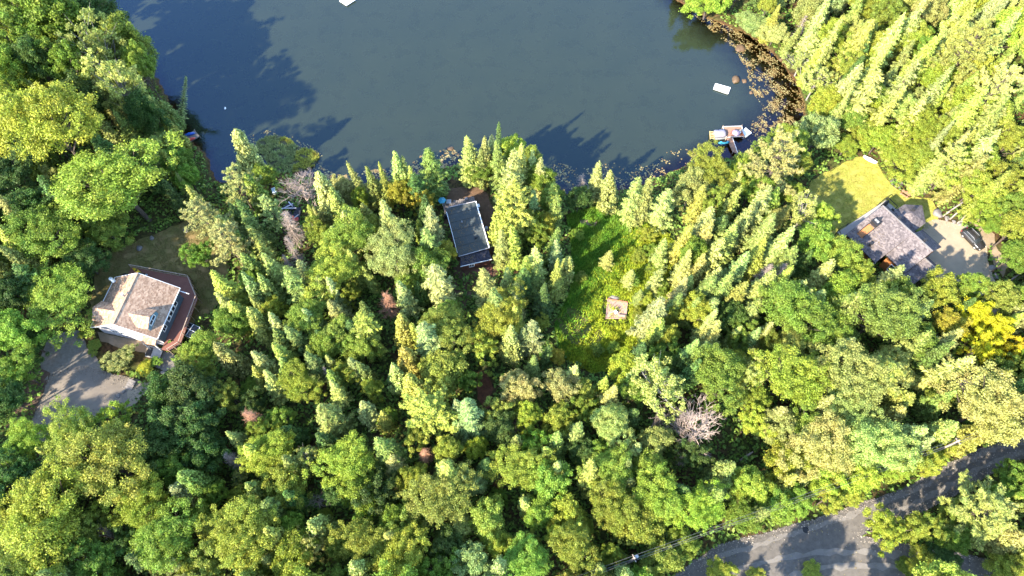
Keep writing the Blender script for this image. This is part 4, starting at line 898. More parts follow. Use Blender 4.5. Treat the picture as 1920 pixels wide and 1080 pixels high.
R80 = math.radians(79.84)
def on_house(u, v, z, org=o0, ang=R80, g=None):
    return (org[0] + u * math.cos(ang) - v * math.sin(ang), org[1] + u * math.sin(ang) + v * math.cos(ang), (G if g is None else g) + z)
def chair(loc, rz, label, col, group=None):
    t = thing('deck_chair', label, 'chair', loc, rz, group)
    MB().box((0, 0, .42), (.5, .5, .06)).build('seat', col, t)
    MB().slab([(-.25, .22, .95), (.25, .22, .95), (.25, .27, .45), (-.25, .27, .45)], .04).build('backrest', col, t)
    for a in (-.22, .22):
        for b in (-.22, .22): MB().bar((a, b, 0), (a, b, .42), .04).build('leg', col, t)
    return t
chair(on_house(5.9, 0.6, 1.2), 0.6, 'white-framed patio chair left of the deck table', WHITE, 'patio chairs on the red deck')
chair(on_house(5.2, -1.5, 1.2), 2.4, 'white-framed patio chair right of the deck table', WHITE, 'patio chairs on the red deck')
t = thing('patio_table', 'dark round patio table on the red deck behind the house', 'table', on_house(5.7, -0.5, 1.2))
MB().tube([(0, 0, .70), (0, 0, .74)], .6, 16).build('tabletop', DARKM, t)
for a in range(4): MB().bar((.4 * math.cos(a * 1.57), .4 * math.sin(a * 1.57), 0), (.35 * math.cos(a * 1.57), .35 * math.sin(a * 1.57), .7), .05).build('leg', DARKM, t)
t = thing('barbecue_grill', 'black barbecue grill by the deck rail of the brown-roofed house', 'grill', on_house(6.8, 3.0, 1.2), R80)
MB().box((0, 0, .45), (.6, 1.0, .9)).build('cabinet', DARKM, t)
MB().tube([(0, -.5, .95), (0, .5, .95)], .3, 10).build('lid', mat('grill_lid', (0.04, 0.045, 0.05), 0.3, metallic=.5), t)
MB().box((0, .75, .85), (.5, .4, .05)).box((0, -.75, .85), (.5, .4, .05)).build('side_shelf', GREYMETAL, t)
t = thing('kayak', 'yellow kayak lying at the back edge of the red deck', 'kayak', on_house(7.6, 4.6, 1.2), R80 + 1.2)
MB().tube([(-1.2, 0, .12), (-.8, 0, .15), (0, 0, .17), (.8, 0, .15), (1.2, 0, .12)], [.03, .2, .28, .2, .03], 8).build('hull', YELLOW, t, True)
MB().tube([(0, 0, .42), (0, 0, .47)], .17, 8).build('cockpit', DARKM, t)
t = thing('rain_barrel', 'dark grey-green barrel behind the brown-roofed house', 'barrel', on_house(6.7, 6.7, 0))
MB().tube([(0, 0, 0), (0, 0, .25), (0, 0, .7), (0, 0, .95)], [.3, .36, .36, .3], 12).build('body', mat('barrel_green', (0.06, 0.09, 0.09), .5), t, True)
MB().tube([(0, 0, .95), (0, 0, .99)], .31, 12).build('lid', DARKM, t)
pm = atg(282, 660); t = thing('door_mat', 'black rectangular mat on the entry step of the house', 'mat', (pm[0], pm[1], pm[2] + .14), R80)
MB().box((0, 0, 0.0), (1.5, 1.1, .03)).build('pad', DARKM, t); MB().box((0, 0, -.08), (1.9, 1.5, .1)).build('step', CONC, t)
cp = atg(364, 626); t = thing('screened_canopy', 'dark-panelled canopy with white frame beside the red deck', 'canopy', cp, R80 - 0.25)
for a, b in ((-.5, -.5), (.5, -.5), (.5, .5), (-.5, .5)): MB().slab([(a * 1.15 + x * .5, b * 1.15 + y * .5, 1.95 - .25 * (abs(a * 1.15 + x * .5) + abs(b * 1.15 + y * .5))) for x, y in ((-1, -1), (1, -1), (1, 1), (-1, 1))], .03).build('roof_panel', mat('dark_screen', (0.02, 0.022, 0.025), .3), t)
MB().bar((-1.1, 0, 1.75), (1.1, 0, 1.75), .07).bar((0, -1.1, 1.76), (0, 1.1, 1.76), .07).bar((-1.1, -1.1, 1.42), (1.1, -1.1, 1.42), .07).bar((-1.1, 1.1, 1.42), (1.1, 1.1, 1.42), .07).bar((-1.1, -1.1, 1.42), (-1.1, 1.1, 1.42), .07).bar((1.1, -1.1, 1.42), (1.1, 1.1, 1.42), .07).build('frame', WHITE, t)
for a in (-1.08, 1.08):
    for b in (-1.08, 1.08): MB().bar((a, b, 0), (a, b, 1.4), .06).build('post', WHITE, t)
cp = atg(352, 622); t = thing('stacked_chairs', 'white plastic loungers stacked beside the red deck', 'chairs', cp, R80 + .15)
for k in range(3): MB().slab([(-.9, -.3, .3 + k * .12), (-.9, .3, .3 + k * .12), (.9, .3, .35 + k * .12), (.9, -.3, .35 + k * .12)][::-1], .05).build('lounger', WHITE, t)
MB().box((-.6, 0, .13), (.06, .5, .26)).box((.6, 0, .13), (.06, .5, .26)).build('leg', WHITE, t)

# ---- flat-roofed cabin
oc = (-8.04, 65.6); Gc = gz(*oc); Rc = math.radians(104.83)
cb = thing('cabin', 'cabin with dark weathered low-slope roof and bright white roof edges', 'cabin', (*oc, Gc), Rc)
wl = MB()
for a, b, zz in (((-4.6, -2.5), (4.6, -2.5), 3.3), ((4.6, -2.5), (4.6, 2.5), 3.1), ((4.6, 2.5), (-4.6, 2.5), 2.95), ((-4.6, 2.5), (-4.6, -2.5), 3.1)):
    wl.poly([(*a, -.5), (*b, -.5), (*b, 3.4 if b[1] < 0 else 3.05), (*a, 3.4 if a[1] < 0 else 3.05)])
wl.build('wall', mat('dark_brown_siding', (0.075, 0.045, 0.035), .8, wave=(2.5, (0.03, 0.02, 0.015), 0)), cb)
rq = [(-5.2, -2.74, 3.6), (4.8, -2.74, 3.6), (5.05, 2.74, 3.2), (-5.3, 2.74, 3.2)]
ro = MB().slab(rq, .15).build('roof', mat('rolled_roofing', (0.062, 0.072, 0.070), .85, (.55, .9, (0.035, 0.042, 0.043)), (6, .2)), cb)
tb_ = MB(); tb_.bar((-5.25, -2.80, 3.60), (4.85, -2.80, 3.60), .16, .18); tb_.build('eave_trim', WHITE, ro)
MB().bar((-4.6, 2.80, 3.22), (4.2, 2.80, 3.22), .08, .14).build('eave_trim', WHITE, ro)
MB().bar((-5.27, -2.74, 3.62), (-5.37, 2.74, 3.22), .07, .14).bar((4.87, -2.7, 3.60), (5.1, 2.3, 3.22), .06, .12).build('eave_trim', PALEW, ro)
ax_ = MB().slab([(-7.0, -2.8, 2.55), (-5.2, -2.65, 2.95), (-5.3, 2.45, 2.95), (-7.0, 2.8, 2.55)], .12).build('annex_roof', ROOFD, cb)
MB().bar((-7.05, -2.85, 2.56), (-7.05, 2.85, 2.56), .09, .14).build('eave_trim', WHITE, ax_)
MB().poly([(-6.7, -2.5, -.5), (-6.7, 2.5, -.5), (-6.7, 2.5, 2.5), (-6.7, -2.5, 2.5)][::-1]).poly([(-6.7, -2.5, -.5), (-4.6, -2.5, -.5), (-4.6, -2.5, 2.8), (-6.7, -2.5, 2.5)]).poly([(-6.7, 2.5, -.5), (-4.6, 2.5, -.5), (-4.6, 2.5, 2.8), (-6.7, 2.5, 2.5)][::-1]).build('annex_wall', mat('red_brown_siding', (0.19, 0.075, 0.05), .8), cb)
for u in (-2.6, .2, 2.8): window(cb, (u, -2.5, 1.8), (1, 0, 0), 1.0, 1.0, (0, -1, 0), 1)
window(cb, (-6.7, .8, 1.5), (0, 1, 0), .9, .9, (-1, 0, 0), 1)
zc_ = lambda v: 3.4 - .4 * v / 5.48
for u in (-3.4, -1.7, 0.0, 1.7, 3.4): MB().bar((u, -2.7, zc_(-2.7) + .012), (u + .05, 2.7, zc_(2.7) + .012), .07, .03).build('roof_seam', mat('seam_tar', (.03, .033, .034), .7), ro)
MB().tube([(1.2, .6, 3.2), (1.2, .6, 3.85)], .1, 8).build('vent_pipe', GREYMETAL, ro); MB().box((-2.6, -1.0, zc_(-1.0) + .15), (.4, .4, .3)).build('roof_vent', DARKM, ro)
def roof_litter(parent, n, ur, vr_, zf, seed):
    g_ = np.random.default_rng(seed); u = g_.uniform(*ur, n); v = vr_[0] + (vr_[1] - vr_[0]) * g_.beta(2.2, 1.1, n); keep_ = np.sin(u * 1.3 + seed) + np.sin(v * 2.1 + u) + g_.normal(0, .9, n) > 0; u, v = u[keep_], v[keep_]
    z = np.array([zf(b) for b in v]) + .03; global rng; rng = g_; V_, F_ = leaf_faces(np.stack([u, v, z], 1), np.array([0, 0, 1.0]) + g_.normal(0, .15, (len(u), 3)), g_.uniform(.05, .12, len(u)), g_.uniform(.03, .06, len(u)))
    o = link('roof_litter', mesh_np('roof_litter', V_, F_, mat('needle_debris', (.20, .14, .07), .95, (3, 1, (.10, .07, .035)))), parent); o['kind'] = 'stuff'
roof_litter(ro, 900, (-5.1, 4.6), (-2.6, 2.6), zc_, 1); roof_litter(ax_, 250, (-6.9, -5.4), (-2.5, 2.5), lambda b: 2.95, 2)
oncab = lambda u, v, z: on_house(u, v, z, oc, Rc, Gc)
bd = thing('back_deck', 'weathered grey plank deck behind the flat-roofed cabin', 'deck', (*oc, Gc), Rc)
for i in range(17): MB().box((6.6 + .02 * math.sin(i * 3), -2.9 + i * .36, .5), (3.0 + .25 * math.sin(i * 2.1), .32, .08)).build('plank', PLANKG, bd)
MB().box((6.4, 0, .3), (2.4, 5.8, .25)).build('joist_frame', DARKM, bd)
fd = thing('front_deck', 'small reddish plank deck at the front of the flat-roofed cabin', 'deck', (*oc, Gc), Rc)
for i in range(7): MB().box((-7.2 - i * .3, -1.1 - .25 * (i > 3), .35), (.27, 3.4 - .3 * i, .07)).build('plank', DECKM, fd)
MB().box((-8.1, -1.1, .2), (2.0, 2.4, .2)).build('joist_frame', DARKM, fd)
chair(oncab(6.2, 2.0, .54), 1.9, 'grey chair nearest the roof on the cabin back deck, left one', GREYMETAL, 'chairs on the cabin back deck')
chair(oncab(6.0, 1.1, .54), 1.6, 'grey chair nearest the roof on the cabin back deck, right one', GREYMETAL, 'chairs on the cabin back deck')
chair(oncab(7.6, -1.5, .54), 3.3, 'pale chair at the far right of the cabin back deck', PALEW, 'chairs on the cabin back deck')
t = thing('parasol', 'turquoise folded-out parasol at the left corner of the cabin back deck', 'parasol', oncab(7.6, 3.0, .5))
MB().tube([(0, 0, 0), (0, 0, 2.0)], .03, 6).build('pole', WHITE, t); MB().tube([(0, 0, 1.7), (0, 0, 1.85), (0, 0, 2.1)], [.75, .5, .02], 6, False).build('canopy', TEAL, t)
t = thing('patio_table', 'grey square table beside the turquoise parasol', 'table', oncab(7.7, 1.8, .54)); MB().box((0, 0, .7), (.9, .9, .05)).build('tabletop', GREYMETAL, t)
for a in (-.4, .4):
    for b in (-.4, .4): MB().bar((a, b, 0), (a, b, .7), .04).build('leg', GREYMETAL, t)
t = thing('storage_box', 'pale lidded storage box at the right back corner of the cabin', 'box', oncab(5.6, -3.2, .1), Rc); MB().box((0, 0, .4), (.6, .7, .8)).build('body', PALEW, t); MB().box((0, 0, .85), (.66, .76, .08)).build('lid', WHITE, t)
t = thing('propane_tank', 'white propane tank along the right wall of the cabin', 'tank', oncab(.6, -3.6, 0), Rc); MB().tube([(0, 0, .1), (0, 0, .3), (0, 0, .9), (0, 0, 1.15)], [.2, .3, .3, .1], 10).build('body', WHITE, t, True); MB().tube([(0, 0, 1.15), (0, 0, 1.3)], .12, 8).build('valve_collar', GREYMETAL, t)
t = thing('barbecue_grill', 'black grill at the left back corner of the cabin', 'grill', oncab(5.0, 2.9, .2), Rc); MB().box((0, 0, .4), (.5, .8, .8)).build('cabinet', DARKM, t); MB().tube([(0, -.4, .85), (0, .4, .85)], .27, 8).build('lid', DARKM, t); MB().box((-.1, -.6, .8), (.4, .35, .05)).build('side_shelf', WHITE, t)

# ---- grey-roofed house on the right
orr = (64.52, 67.5); Gr = gz(70.5, 64.6) - .2; Rr = math.radians(-56.37)
rh = thing('house', 'large grey-shingled house with several roof wings beside the pale driveway', 'house', (*orr, Gr), Rr)
def gable(name, ua, ub, ridge_v, rz, vl, zl, vr, zr, wallmat, hipend=False):
    r = MB(); r.slab([(ua, vl, zl), (ub, vl, zl), (ub, ridge_v, rz), (ua, ridge_v, rz)], .16); r.slab([(ua, ridge_v + .002, rz), (ub, ridge_v + .002, rz), (ub, vr, zr), (ua, vr, zr)], .16)
    ro = r.build(name, ROOFG, rh)
    MB().bar((ua, ridge_v, rz + .03), (ub, ridge_v, rz + .03), .26, .07).build('ridge_cap', mat('ridge_cap_grey', (.20, .18, .17), .9), ro)
    MB().bar((ua, vl - .04, zl - .1), (ub, vl - .04, zl - .1), .08, .16).build('gutter', DARKM, ro); MB().bar((ua, vr + .04, zr - .1), (ub, vr + .04, zr - .1), .08, .16).build('gutter', DARKM, ro)
    a, b = ua + .35, ub - .35; l, q = vl + .4, vr - .4; k = lambda v: rz - .2 - (rz - zl) * (ridge_v - v) / (ridge_v - vl) if v < ridge_v else rz - .2 - (rz - zr) * (v - ridge_v) / (vr - ridge_v)
    w = MB(); w.poly([(a, l, -.8), (b, l, -.8), (b, l, k(l)), (a, l, k(l))]); w.poly([(b, q, -.8), (a, q, -.8), (a, q, k(q)), (b, q, k(q))])
    w.poly([(b, l, -.8), (b, q, -.8), (b, q, k(q)), (b, ridge_v, rz - .2), (b, l, k(l))]); w.poly([(a, q, -.8), (a, l, -.8), (a, l, k(l)), (a, ridge_v, rz - .2), (a, q, k(q))])
    w.build('wall', wallmat, rh); return ro
r1 = gable('roof', 0, 6.85, 0, 7.0, -6.9, 3.7, 3.3, 4.0, WOODOR)
r2 = gable('roof', 6.86, 11.1, 0.02, 7.05, -4.6, 4.15, 4.75, 3.95, WOODOR)
r3 = gable('roof', 11.1, 13.4, -.6, 5.3, -5.1, 3.75, 1.5, 3.6, WOODOR)
pv = [(1.3, 2.9), (1.4, 6.3), (3.3, 8.8), (6.2, 6.4), (6.3, 2.9)]; apex = (3.7, 4.6, 5.4)
hp = MB()
for a, b in zip(pv, pv[1:] + pv[:1]): hp.slab([(*a, 3.9), (*b, 3.9), apex][::-1], .1)
r4 = hp.build('roof', ROOFG, rh)
w = MB(); pw = [(3.7 + (a - 3.7) * .88, 4.6 + (b - 4.6) * .88) for a, b in pv]
for a, b in zip(pw, pw[1:] + pw[:1]): w.poly([(*a, -.8), (*a, 3.9), (*b, 3.9), (*b, -.8)])
w.build('wall', mat('grey_siding', (0.30, 0.28, 0.26), .8), rh)
for ro, c in ((r1, (3.4, .45, 6.6)), (r2, (8.9, .55, 6.75)), (r4, (3.3, 5.5, 4.95)), (r1, (4.0, -5.6, 4.35))):
    MB().box((c[0], c[1], c[2] + .3), (.42, .42, .6), 0.3, .8).box((c[0], c[1], c[2] + .66), (.55, .55, .12), 0.3).build('roof_vent', DARKM, ro)
roof_litter(r1, 500, (.1, 6.7), (-.2, -6.8), lambda v: 7.0 + 3.3 * v / 6.9, 3); roof_litter(roof, 400, (-4.5, 4.5), (.2, 5.6), lambda v: RZ - (RZ - EZ) * v / Vv, 4)
# inset balcony dormer of stained wood with a dark window
zr1 = lambda v: 7.0 + (3.3) * v / 6.9
bq = MB().slab([(1.05, -5.7, zr1(-5.7) + .06), (2.3, -5.7, zr1(-5.7) + .06), (2.3, -3.4, zr1(-3.4) + .08), (1.05, -3.4, zr1(-3.4) + .08)], .1); bq.build('balcony_floor', WOODOR, r1)
MB().box((1.65, -2.75, zr1(-2.75) + .35), (1.3, 1.15, .9)).slab([(.9, -3.5, zr1(-2.75) + .86), (2.4, -3.5, zr1(-2.75) + .86), (1.65, -1.5, zr1(-2.0) + .75)], .08).build('skylight_dormer', DARKM, r1)
MB().bar((1.05, -3.4, zr1(-3.4) + .3), (1.05, -5.7, zr1(-5.7) + .3), .06, .5).bar((2.3, -3.4, zr1(-3.4) + .3), (2.3, -5.7, zr1(-5.7) + .3), .06, .5).build('balcony_rail', DARKM, r1)
for a in (1.4, 1.85): MB().tube([(a, -2.9, zr1(-2.75) + .95), (a, -2.9, zr1(-2.75) + 1.05)], .17, 10).build('reflection_spot', WHITE, r1)  # white discs painted in as reflections on the dark dormer
window(rh, (9.3, -4.2, 2.1), (1, 0, 0), 1.5, 1.7, (0, -1, 0), 0, 'window'); window(rh, (6.5, -5.4, 2.0), (0, 1, 0), 1.1, 1.5, (1, 0, 0), 1)
window(rh, (8.9, 4.35, 1.9), (1, 0, 0), 2.6, 1.9, (0, 1, 0), 2); window(rh, (13.05, -2, 2.0), (0, 1, 0), 1.2, 1.2, (1, 0, 0), 1)
onr = lambda u, v, z: on_house(u, v, z, orr, Rr, Gr)
sd = thing('side_deck', 'long narrow grey board deck along the lawn side of the grey-roofed house', 'deck', (*orr, Gr), Rr)
for i in range(5): MB().box((-1.55 + i * .32, .6, .9), (.29, 12.6, .09)).build('plank', mat('silver_boards', (0.36, 0.33, 0.31), .85, (1.5, .8, (0.27, 0.25, 0.235))), sd)
rl = MB(); rl.bar((-1.75, -5.7, 1.8), (-1.75, -3.2, 1.8), .09).bar((-1.75, -5.7, 1.8), (0, -6.6, 1.8), .09).bar((-1.75, 4.8, 1.8), (-1.75, 6.9, 1.8), .09).bar((-1.75, 6.9, 1.8), (.6, 6.9, 1.8), .09)
for a, b in ((-1.75, -5.7), (-1.75, -3.2), (0, -6.6), (-1.75, 4.8), (-1.75, 6.9), (.6, 6.9)): rl.bar((a, b, -.5), (a, b, 1.85), .1)
rl.build('railing', DARKM, sd); MB().box((-.9, .6, .6), (1.4, 12.2, .35)).build('joist_frame', RAILM, sd)
MB().box((.2, 5.4, .85), (1.5, 3.2, .1)).build('landing', CONC, sd)
t = thing('barbecue_grill', 'black covered grill at the upper corner of the grey-roofed house', 'grill', onr(-1.1, 5.7, .95), Rr); MB().box((0, 0, .45), (.6, 1.1, .9), 0, .8).build('cover', DARKM, t); MB().tube([(0, -.55, .95), (0, .55, .95)], .25, 8).build('lid', DARKM, t)
t = thing('outdoor_sofa', 'pale grey outdoor sofa against the end of the grey-roofed house', 'sofa', onr(-.3, 3.6, .95), Rr); MB().box((0, 0, .25), (.8, 1.8, .5)).build('base', PALEW, t); MB().box((.36, 0, .55), (.16, 1.8, .5)).build('backrest', PALEW, t); MB().box((-.05, .45, .53), (.6, .8, .1)).box((-.05, -.45, .53), (.6, .8, .1)).build('cushion', WHITE, t)
chair(onr(.6, 6.0, .9), 1, 'dark chair on the landing above the grey-roofed house', DARKM)

# ---- car
a = atg(1803, 436); b = atg(1838, 468); cc = (a + b) / 2; ca = math.atan2(b[1] - a[1], b[0] - a[0])
car = thing('car', 'black estate car with grey roof rails parked on the pale driveway', 'car', (cc[0], cc[1], gz(cc[0], cc[1]) + .09), ca)
PAINT = mat('black_car_paint', (0.022, 0.020, 0.021), .25, (1, .3, (0.028, 0.026, 0.026)), spec=.6)
def loft(secs, material, name, parent, smooth=True):
    n = len(secs[0]); v = [p for s in secs for p in s]; f = []
    for i in range(len(secs) - 1):
        for k in range(n):
            k2 = (k + 1) % n; f.append((i * n + k, i * n + k2, (i + 1) * n + k2, (i + 1) * n + k))
    f.append(tuple(reversed(range(n)))); f.append(tuple((len(secs) - 1) * n + k for k in range(n)))
    m = MB(); m.v = v; m.f = f; return m.build(name, material, parent, smooth)
def sec(x, w, z0, z1, r=.16):
    return [(x, -w, z0), (x, -w, z1 - r), (x, -w + r, z1), (x, w - r, z1), (x, w, z1 - r), (x, w, z0)]
loft([sec(-2.32, .62, .42, .72), sec(-2.2, .8, .3, .86), sec(-1.6, .89, .25, .98), sec(-.9, .91, .24, 1.0), (sec(.9, .91, .24, 1.0)), sec(1.7, .88, .25, .92), sec(2.2, .78, .3, .8), sec(2.34, .6, .42, .66)], PAINT, 'body', car)
loft([sec(-2.05, .66, .9, 1.0, .05), sec(-1.75, .70, .9, 1.38, .1), sec(-1.2, .70, .95, 1.47, .1), sec(.1, .70, .95, 1.49, .1), sec(.55, .70, .95, 1.40, .1), sec(1.15, .72, .9, 1.0, .05)], GLASS, 'window_band', car)
loft([sec(-1.72, .60, 1.36, 1.42, .03), sec(-1.2, .64, 1.44, 1.52, .04), sec(.1, .64, 1.46, 1.53, .04), sec(.42, .60, 1.40, 1.46, .03)], PAINT, 'roof_panel', car)
for s in (-1, 1):
    MB().bar((-1.6, s * .62, 1.56), (.2, s * .62, 1.58), .05).build('roof_rail', GREYMETAL, car)
    MB().bar((-1.9, s * .74, 1.03), (1.0, s * .76, 1.03), .04).build('window_trim', GREYMETAL, car)
    MB().box((.75, s * 1.0, 1.02), (.16, .18, .13)).build('mirror', PAINT, car)
    MB().box((2.15, s * .6, .68), (.2, .3, .12)).build('headlight', WHITE, car); MB().box((-2.2, s * .62, .76), (.12, .26, .14)).build('tail_light', RED, car)
    for x in (-1.4, 1.4):
        wo_ = MB(); wo_.tube([(x, s * .72, .33), (x, s * .93, .33)], .33, 14); wh = wo_.build('wheel', mat('tyre', (.02, .02, .02), .9), car); MB().tube([(x, s * .93, .33), (x, s * .945, .33)], .2, 10).build('rim', GREYMETAL, wh)

# ------------------------------------------------------------------ lake things
def quad_world(pp, z): return [at(x, y, z) for x, y in pp]
def raft(pp, label, z=.35, railpts=None):
    q = quad_world(pp, z); c = sum(q) / 4; t = thing('swim_raft', label, 'raft', (c[0], c[1], 0))
    q = [p - np.array([c[0], c[1], 0]) for p in q]
    if np.cross((q[1] - q[0])[:2], (q[2] - q[1])[:2]) < 0: q = q[::-1]
    MB().slab(q, .12).build('deck', WHITE, t); q2 = [p * np.array([.92, .92, 1]) - np.array([0, 0, .122]) for p in q]; MB().slab(q2, .5).build('float', mat('raft_float', (0.10, .10, .10), .8), t); return t
raft([(1341.5, 156), (1370, 164), (1365.4, 175.8), (1337.5, 166.4)], 'white rectangular swim raft floating off the covered boat')
raft([(636, 1.4), (649.5, 10.3), (667, -1), (653.5, -10)], 'white swim raft at the top edge of the lake')
raft([(1388.2, 247.3), (1398.4, 239.2), (1409.5, 249), (1398.4, 257.3)], 'white square raft tied to the right end of the dock')
z4 = lambda x, y: (1300 + x * .1575, 130 + y * .1575)
def board_area(parent, quad, n, z, material, name='plank'):
    a, b, c, d = [np.array(p) for p in quad]      # boards run a->d, laid out along a->b
    for i in range(n):
        t0, t1 = (i + .04) / n, (i + .96) / n
        q = [a + (b - a) * t0, a + (b - a) * t1, d + (c - d) * t1, d + (c - d) * t0]
        q = [(p[0], p[1], z) for p in q]
        if (q[1][0] - q[0][0]) * (q[2][1] - q[1][1]) - (q[1][1] - q[0][1]) * (q[2][0] - q[1][0]) < 0: q = q[::-1]
        MB().slab(q, .08).build(name, material, parent)
DOCKM = mat('dock_boards', (0.30, 0.17, 0.115), .85, (1.4, .8, (0.20, 0.115, 0.08)))
dq = quad_world([z4(350, 685), z4(575, 678), z4(600, 800), z4(392, 812)], .6); dc = thing('dock', 'brown board dock with white rail, beside the covered boat', 'dock', (0, 0, 0))
board_area(dc, dq, 14, .6, DOCKM); wq = quad_world([z4(392, 818), z4(465, 816), z4(528, 1000), z4(470, 985)], .6); board_area(dc, [wq[0], wq[3], wq[2], wq[1]], 10, .6, DOCKM)
fr_ = MB()
for a, b in ((dq[0], dq[1]), (dq[1], dq[2]), (dq[3], dq[2]), (dq[0], dq[3]), (wq[1], wq[2])): fr_.bar((a[0], a[1], .66), (b[0], b[1], .66), .12, .1)
fr_.build('edge_rail', mat('grey_white_rail', (.6, .57, .55), .7), dc)
for p in dq + wq: MB().tube([(p[0], p[1], -1.2), (p[0], p[1], 1.0)], .07, 6).build('post', RAILM, dc)
bq_ = quad_world([z4(240, 722), z4(370, 712), z4(395, 800), z4(265, 822)], .9); bcn = sum(bq_) / 4; ba = math.atan2((bq_[1] - bq_[0])[1], (bq_[1] - bq_[0])[0]); bl = np.linalg.norm(bq_[1] - bq_[0]); bw = np.linalg.norm(bq_[2] - bq_[1])
bt = thing('pontoon_boat', 'pontoon boat under a pale lavender grey cover at the dock', 'boat', (bcn[0], bcn[1], 0), ba)
CV = mat('boat_cover', (0.24, 0.225, 0.27), .7, (1.2, .8, (0.19, 0.18, 0.215)), (2, .3))
loft([[(x, -bw / 2 * k, .75), (x, -bw / 2 * k * .96, .95 + .15 * k), (x, -bw * .2 * k, 1.0 + .35 * k), (x, bw * .2 * k, 1.0 + .35 * k), (x, bw / 2 * k * .96, .95 + .15 * k), (x, bw / 2 * k, .75)] for x, k in ((-bl / 2, .8), (-bl * .35, .98), (-bl * .1, .9), (bl * .12, 1.0), (bl * .35, .95), (bl / 2, .78))], CV, 'cover', bt)
for s in (-1, 1): MB().tube([(-bl / 2 - .2, s * bw * .3, .2), (-bl / 2 + .2, s * bw * .3, .15), (bl / 2, s * bw * .3, .15), (bl / 2 + .3, s * bw * .3, .25)], [.08, .3, .3, .05], 8).build('pontoon', GREYMETAL, bt, True)
MB().box((0, 0, .55), (bl, bw * .95, .1)).build('floor', GREYMETAL, bt)
p = at(*z4(222, 785), .5); t = thing('boat_lift', 'yellowish wooden boat lift frame left of the covered boat', 'frame', p, ba + 1.4)
LW = mat('pale_lumber', (.50, .36, .16), .8)
for i in range(5): MB().box((-.8 + i * .4, 0, .1), (.16, .9, .1)).build('slat', LW, t)
MB().box((0, .4, 0), (2.0, .12, .12)).box((0, -.4, 0), (2.0, .12, .12)).build('rail', LW, t)
for (x, y), lab, col in (((462, 765), 'red deck chair at the left end of the boat dock', RED), ((575, 790), 'orange-red deck chair at the right corner of the boat dock', ORANGE), ((548, 765), 'pale deck chair beside the dock parasol', WHITE)):
    pp_ = at(*z4(x, y), .68); chair((pp_[0], pp_[1], .66), 1.0 + x * .01, lab, col, 'chairs on the boat dock')
p = at(*z4(515, 748), 2.2); t = thing('parasol', 'dusty purple parasol standing on the boat dock', 'parasol', (p[0], p[1], .66)); MB().tube([(0, 0, 0), (0, 0, 1.7)], .03, 6).build('pole', WHITE, t); MB().tube([(0, 0, 1.3), (0, 0, 1.45), (0, 0, 1.68)], [.85, .6, .03], 8, False).build('canopy', mat('purple_canvas', (.28, .22, .30), .8), t)
p = at(*z4(365, 872), .7); t = thing('paddle_board', 'turquoise paddle board half under the bright shore tree', 'board', p, ba); MB().tube([(-1.2, 0, 0), (-.7, 0, 0), (.7, 0, 0), (1.2, 0, 0)], [.05, .3, .3, .05], 8).build('hull', TEAL, t, True); MB().box((0, 0, .3), (.9, .3, .04)).build('pad', DARKM, t)
z8 = lambda x, y: (320 + x * .1111, 180 + y * .1111)
lq = quad_world([z8(405, 575), z8(492, 682), z8(285, 805), z8(150, 720)], .5); ld = thing('small_dock', 'small grey plank dock with kayaks on the left shore', 'dock'); board_area(ld, [lq[0], lq[1], lq[2], lq[3]], 8, .5, PLANKG)
for q in lq: MB().tube([(q[0], q[1], -1), (q[0], q[1], .7)], .07, 6).build('post', RAILM, ld)
for (x, y), m_, lab, rz in (((315, 642), BLUE, 'blue kayak lying across the small left dock', .3), ((318, 735), RED, 'red kayak along the near edge of the small left dock', .45)):
    p = at(*z8(x, y), .75); t = thing('kayak', lab, 'kayak', (p[0], p[1], .5), rz); MB().tube([(-1.15, 0, .15), (-.7, 0, .2), (0, 0, .22), (.7, 0, .2), (1.15, 0, .15)], [.05, .24, .33, .24, .05], 8).build('hull', m_, t, True); MB().tube([(0, 0, .5), (0, 0, .57)], .2, 8).build('cockpit', m_ if m_ is BLUE else ORANGE, t)
p = at(422, 203, .1); t = thing('mooring_buoy', 'small round white mooring buoy on the dark left water', 'buoy', (p[0], p[1], 0)); MB().blob((0, 0, .08), .26, 3, amp=0).build('float', WHITE, t, True); MB().tube([(0, 0, .3), (0, 0, .45)], .06, 6).build('eye', GREYMETAL, t)
for i, (x, y, r, zz, lab) in enumerate(((1388.5, 91, .95, .02, 'round brown boulder highest in the lily pad bay'), (1379, 150, 1.15, -.05, 'largest brown boulder in the lake beside the swim raft'), (1396, 152, .6, -.02, 'smaller brown boulder right of the largest lake boulder'), (1408, 174, .5, -.02, 'small brown boulder in the lake below the two big ones'), (1497, 207, .4, .1, 'pale stone at the water edge of the brown bay'), (845, 279, .6, .02, 'brown boulder in the water off the centre trees'), (1465, 112, .5, .15, 'brown shore boulder at the edge of the brown bay'))):
    p = at(x, y, 0); t = MB().blob((0, 0, 0), r, i + 4, flat=.55).build('boulder', WETROCK, None, True, (p[0], p[1], zz)); tag(t, lab, 'boulder', 'boulders in the lake')

# ------------------------------------------------------------------ wood, yard and road things
p = atg(551, 404); sh = thing('collapsed_shed', 'collapsed dark shed with fallen white beams and red debris', 'shed', p)
rr = random.Random(4); SH = mat('torn_roofing', (.045, .047, .065), .8, (1.4, 1, (.02, .02, .03)), (3, .4))
for i in range(7):
    cx, cy = rr.uniform(-1.3, 1.2), rr.uniform(-1.3, 1.3); z = rr.uniform(.6, 1.5); w_, l_ = rr.uniform(.7, 1.4), rr.uniform(.9, 1.8); an = rr.uniform(0, 3)
    q = [(cx + math.cos(an) * a * l_ / 2 - math.sin(an) * b * w_ / 2, cy + math.sin(an) * a * l_ / 2 + math.cos(an) * b * w_ / 2, z + a * rr.uniform(-.3, .3) + b * rr.uniform(-.2, .2)) for a, b in ((-1, -1), (1, -1), (1, 1), (-1, 1))]
    MB().slab(q, .07).build('roof_sheet', SH, sh)
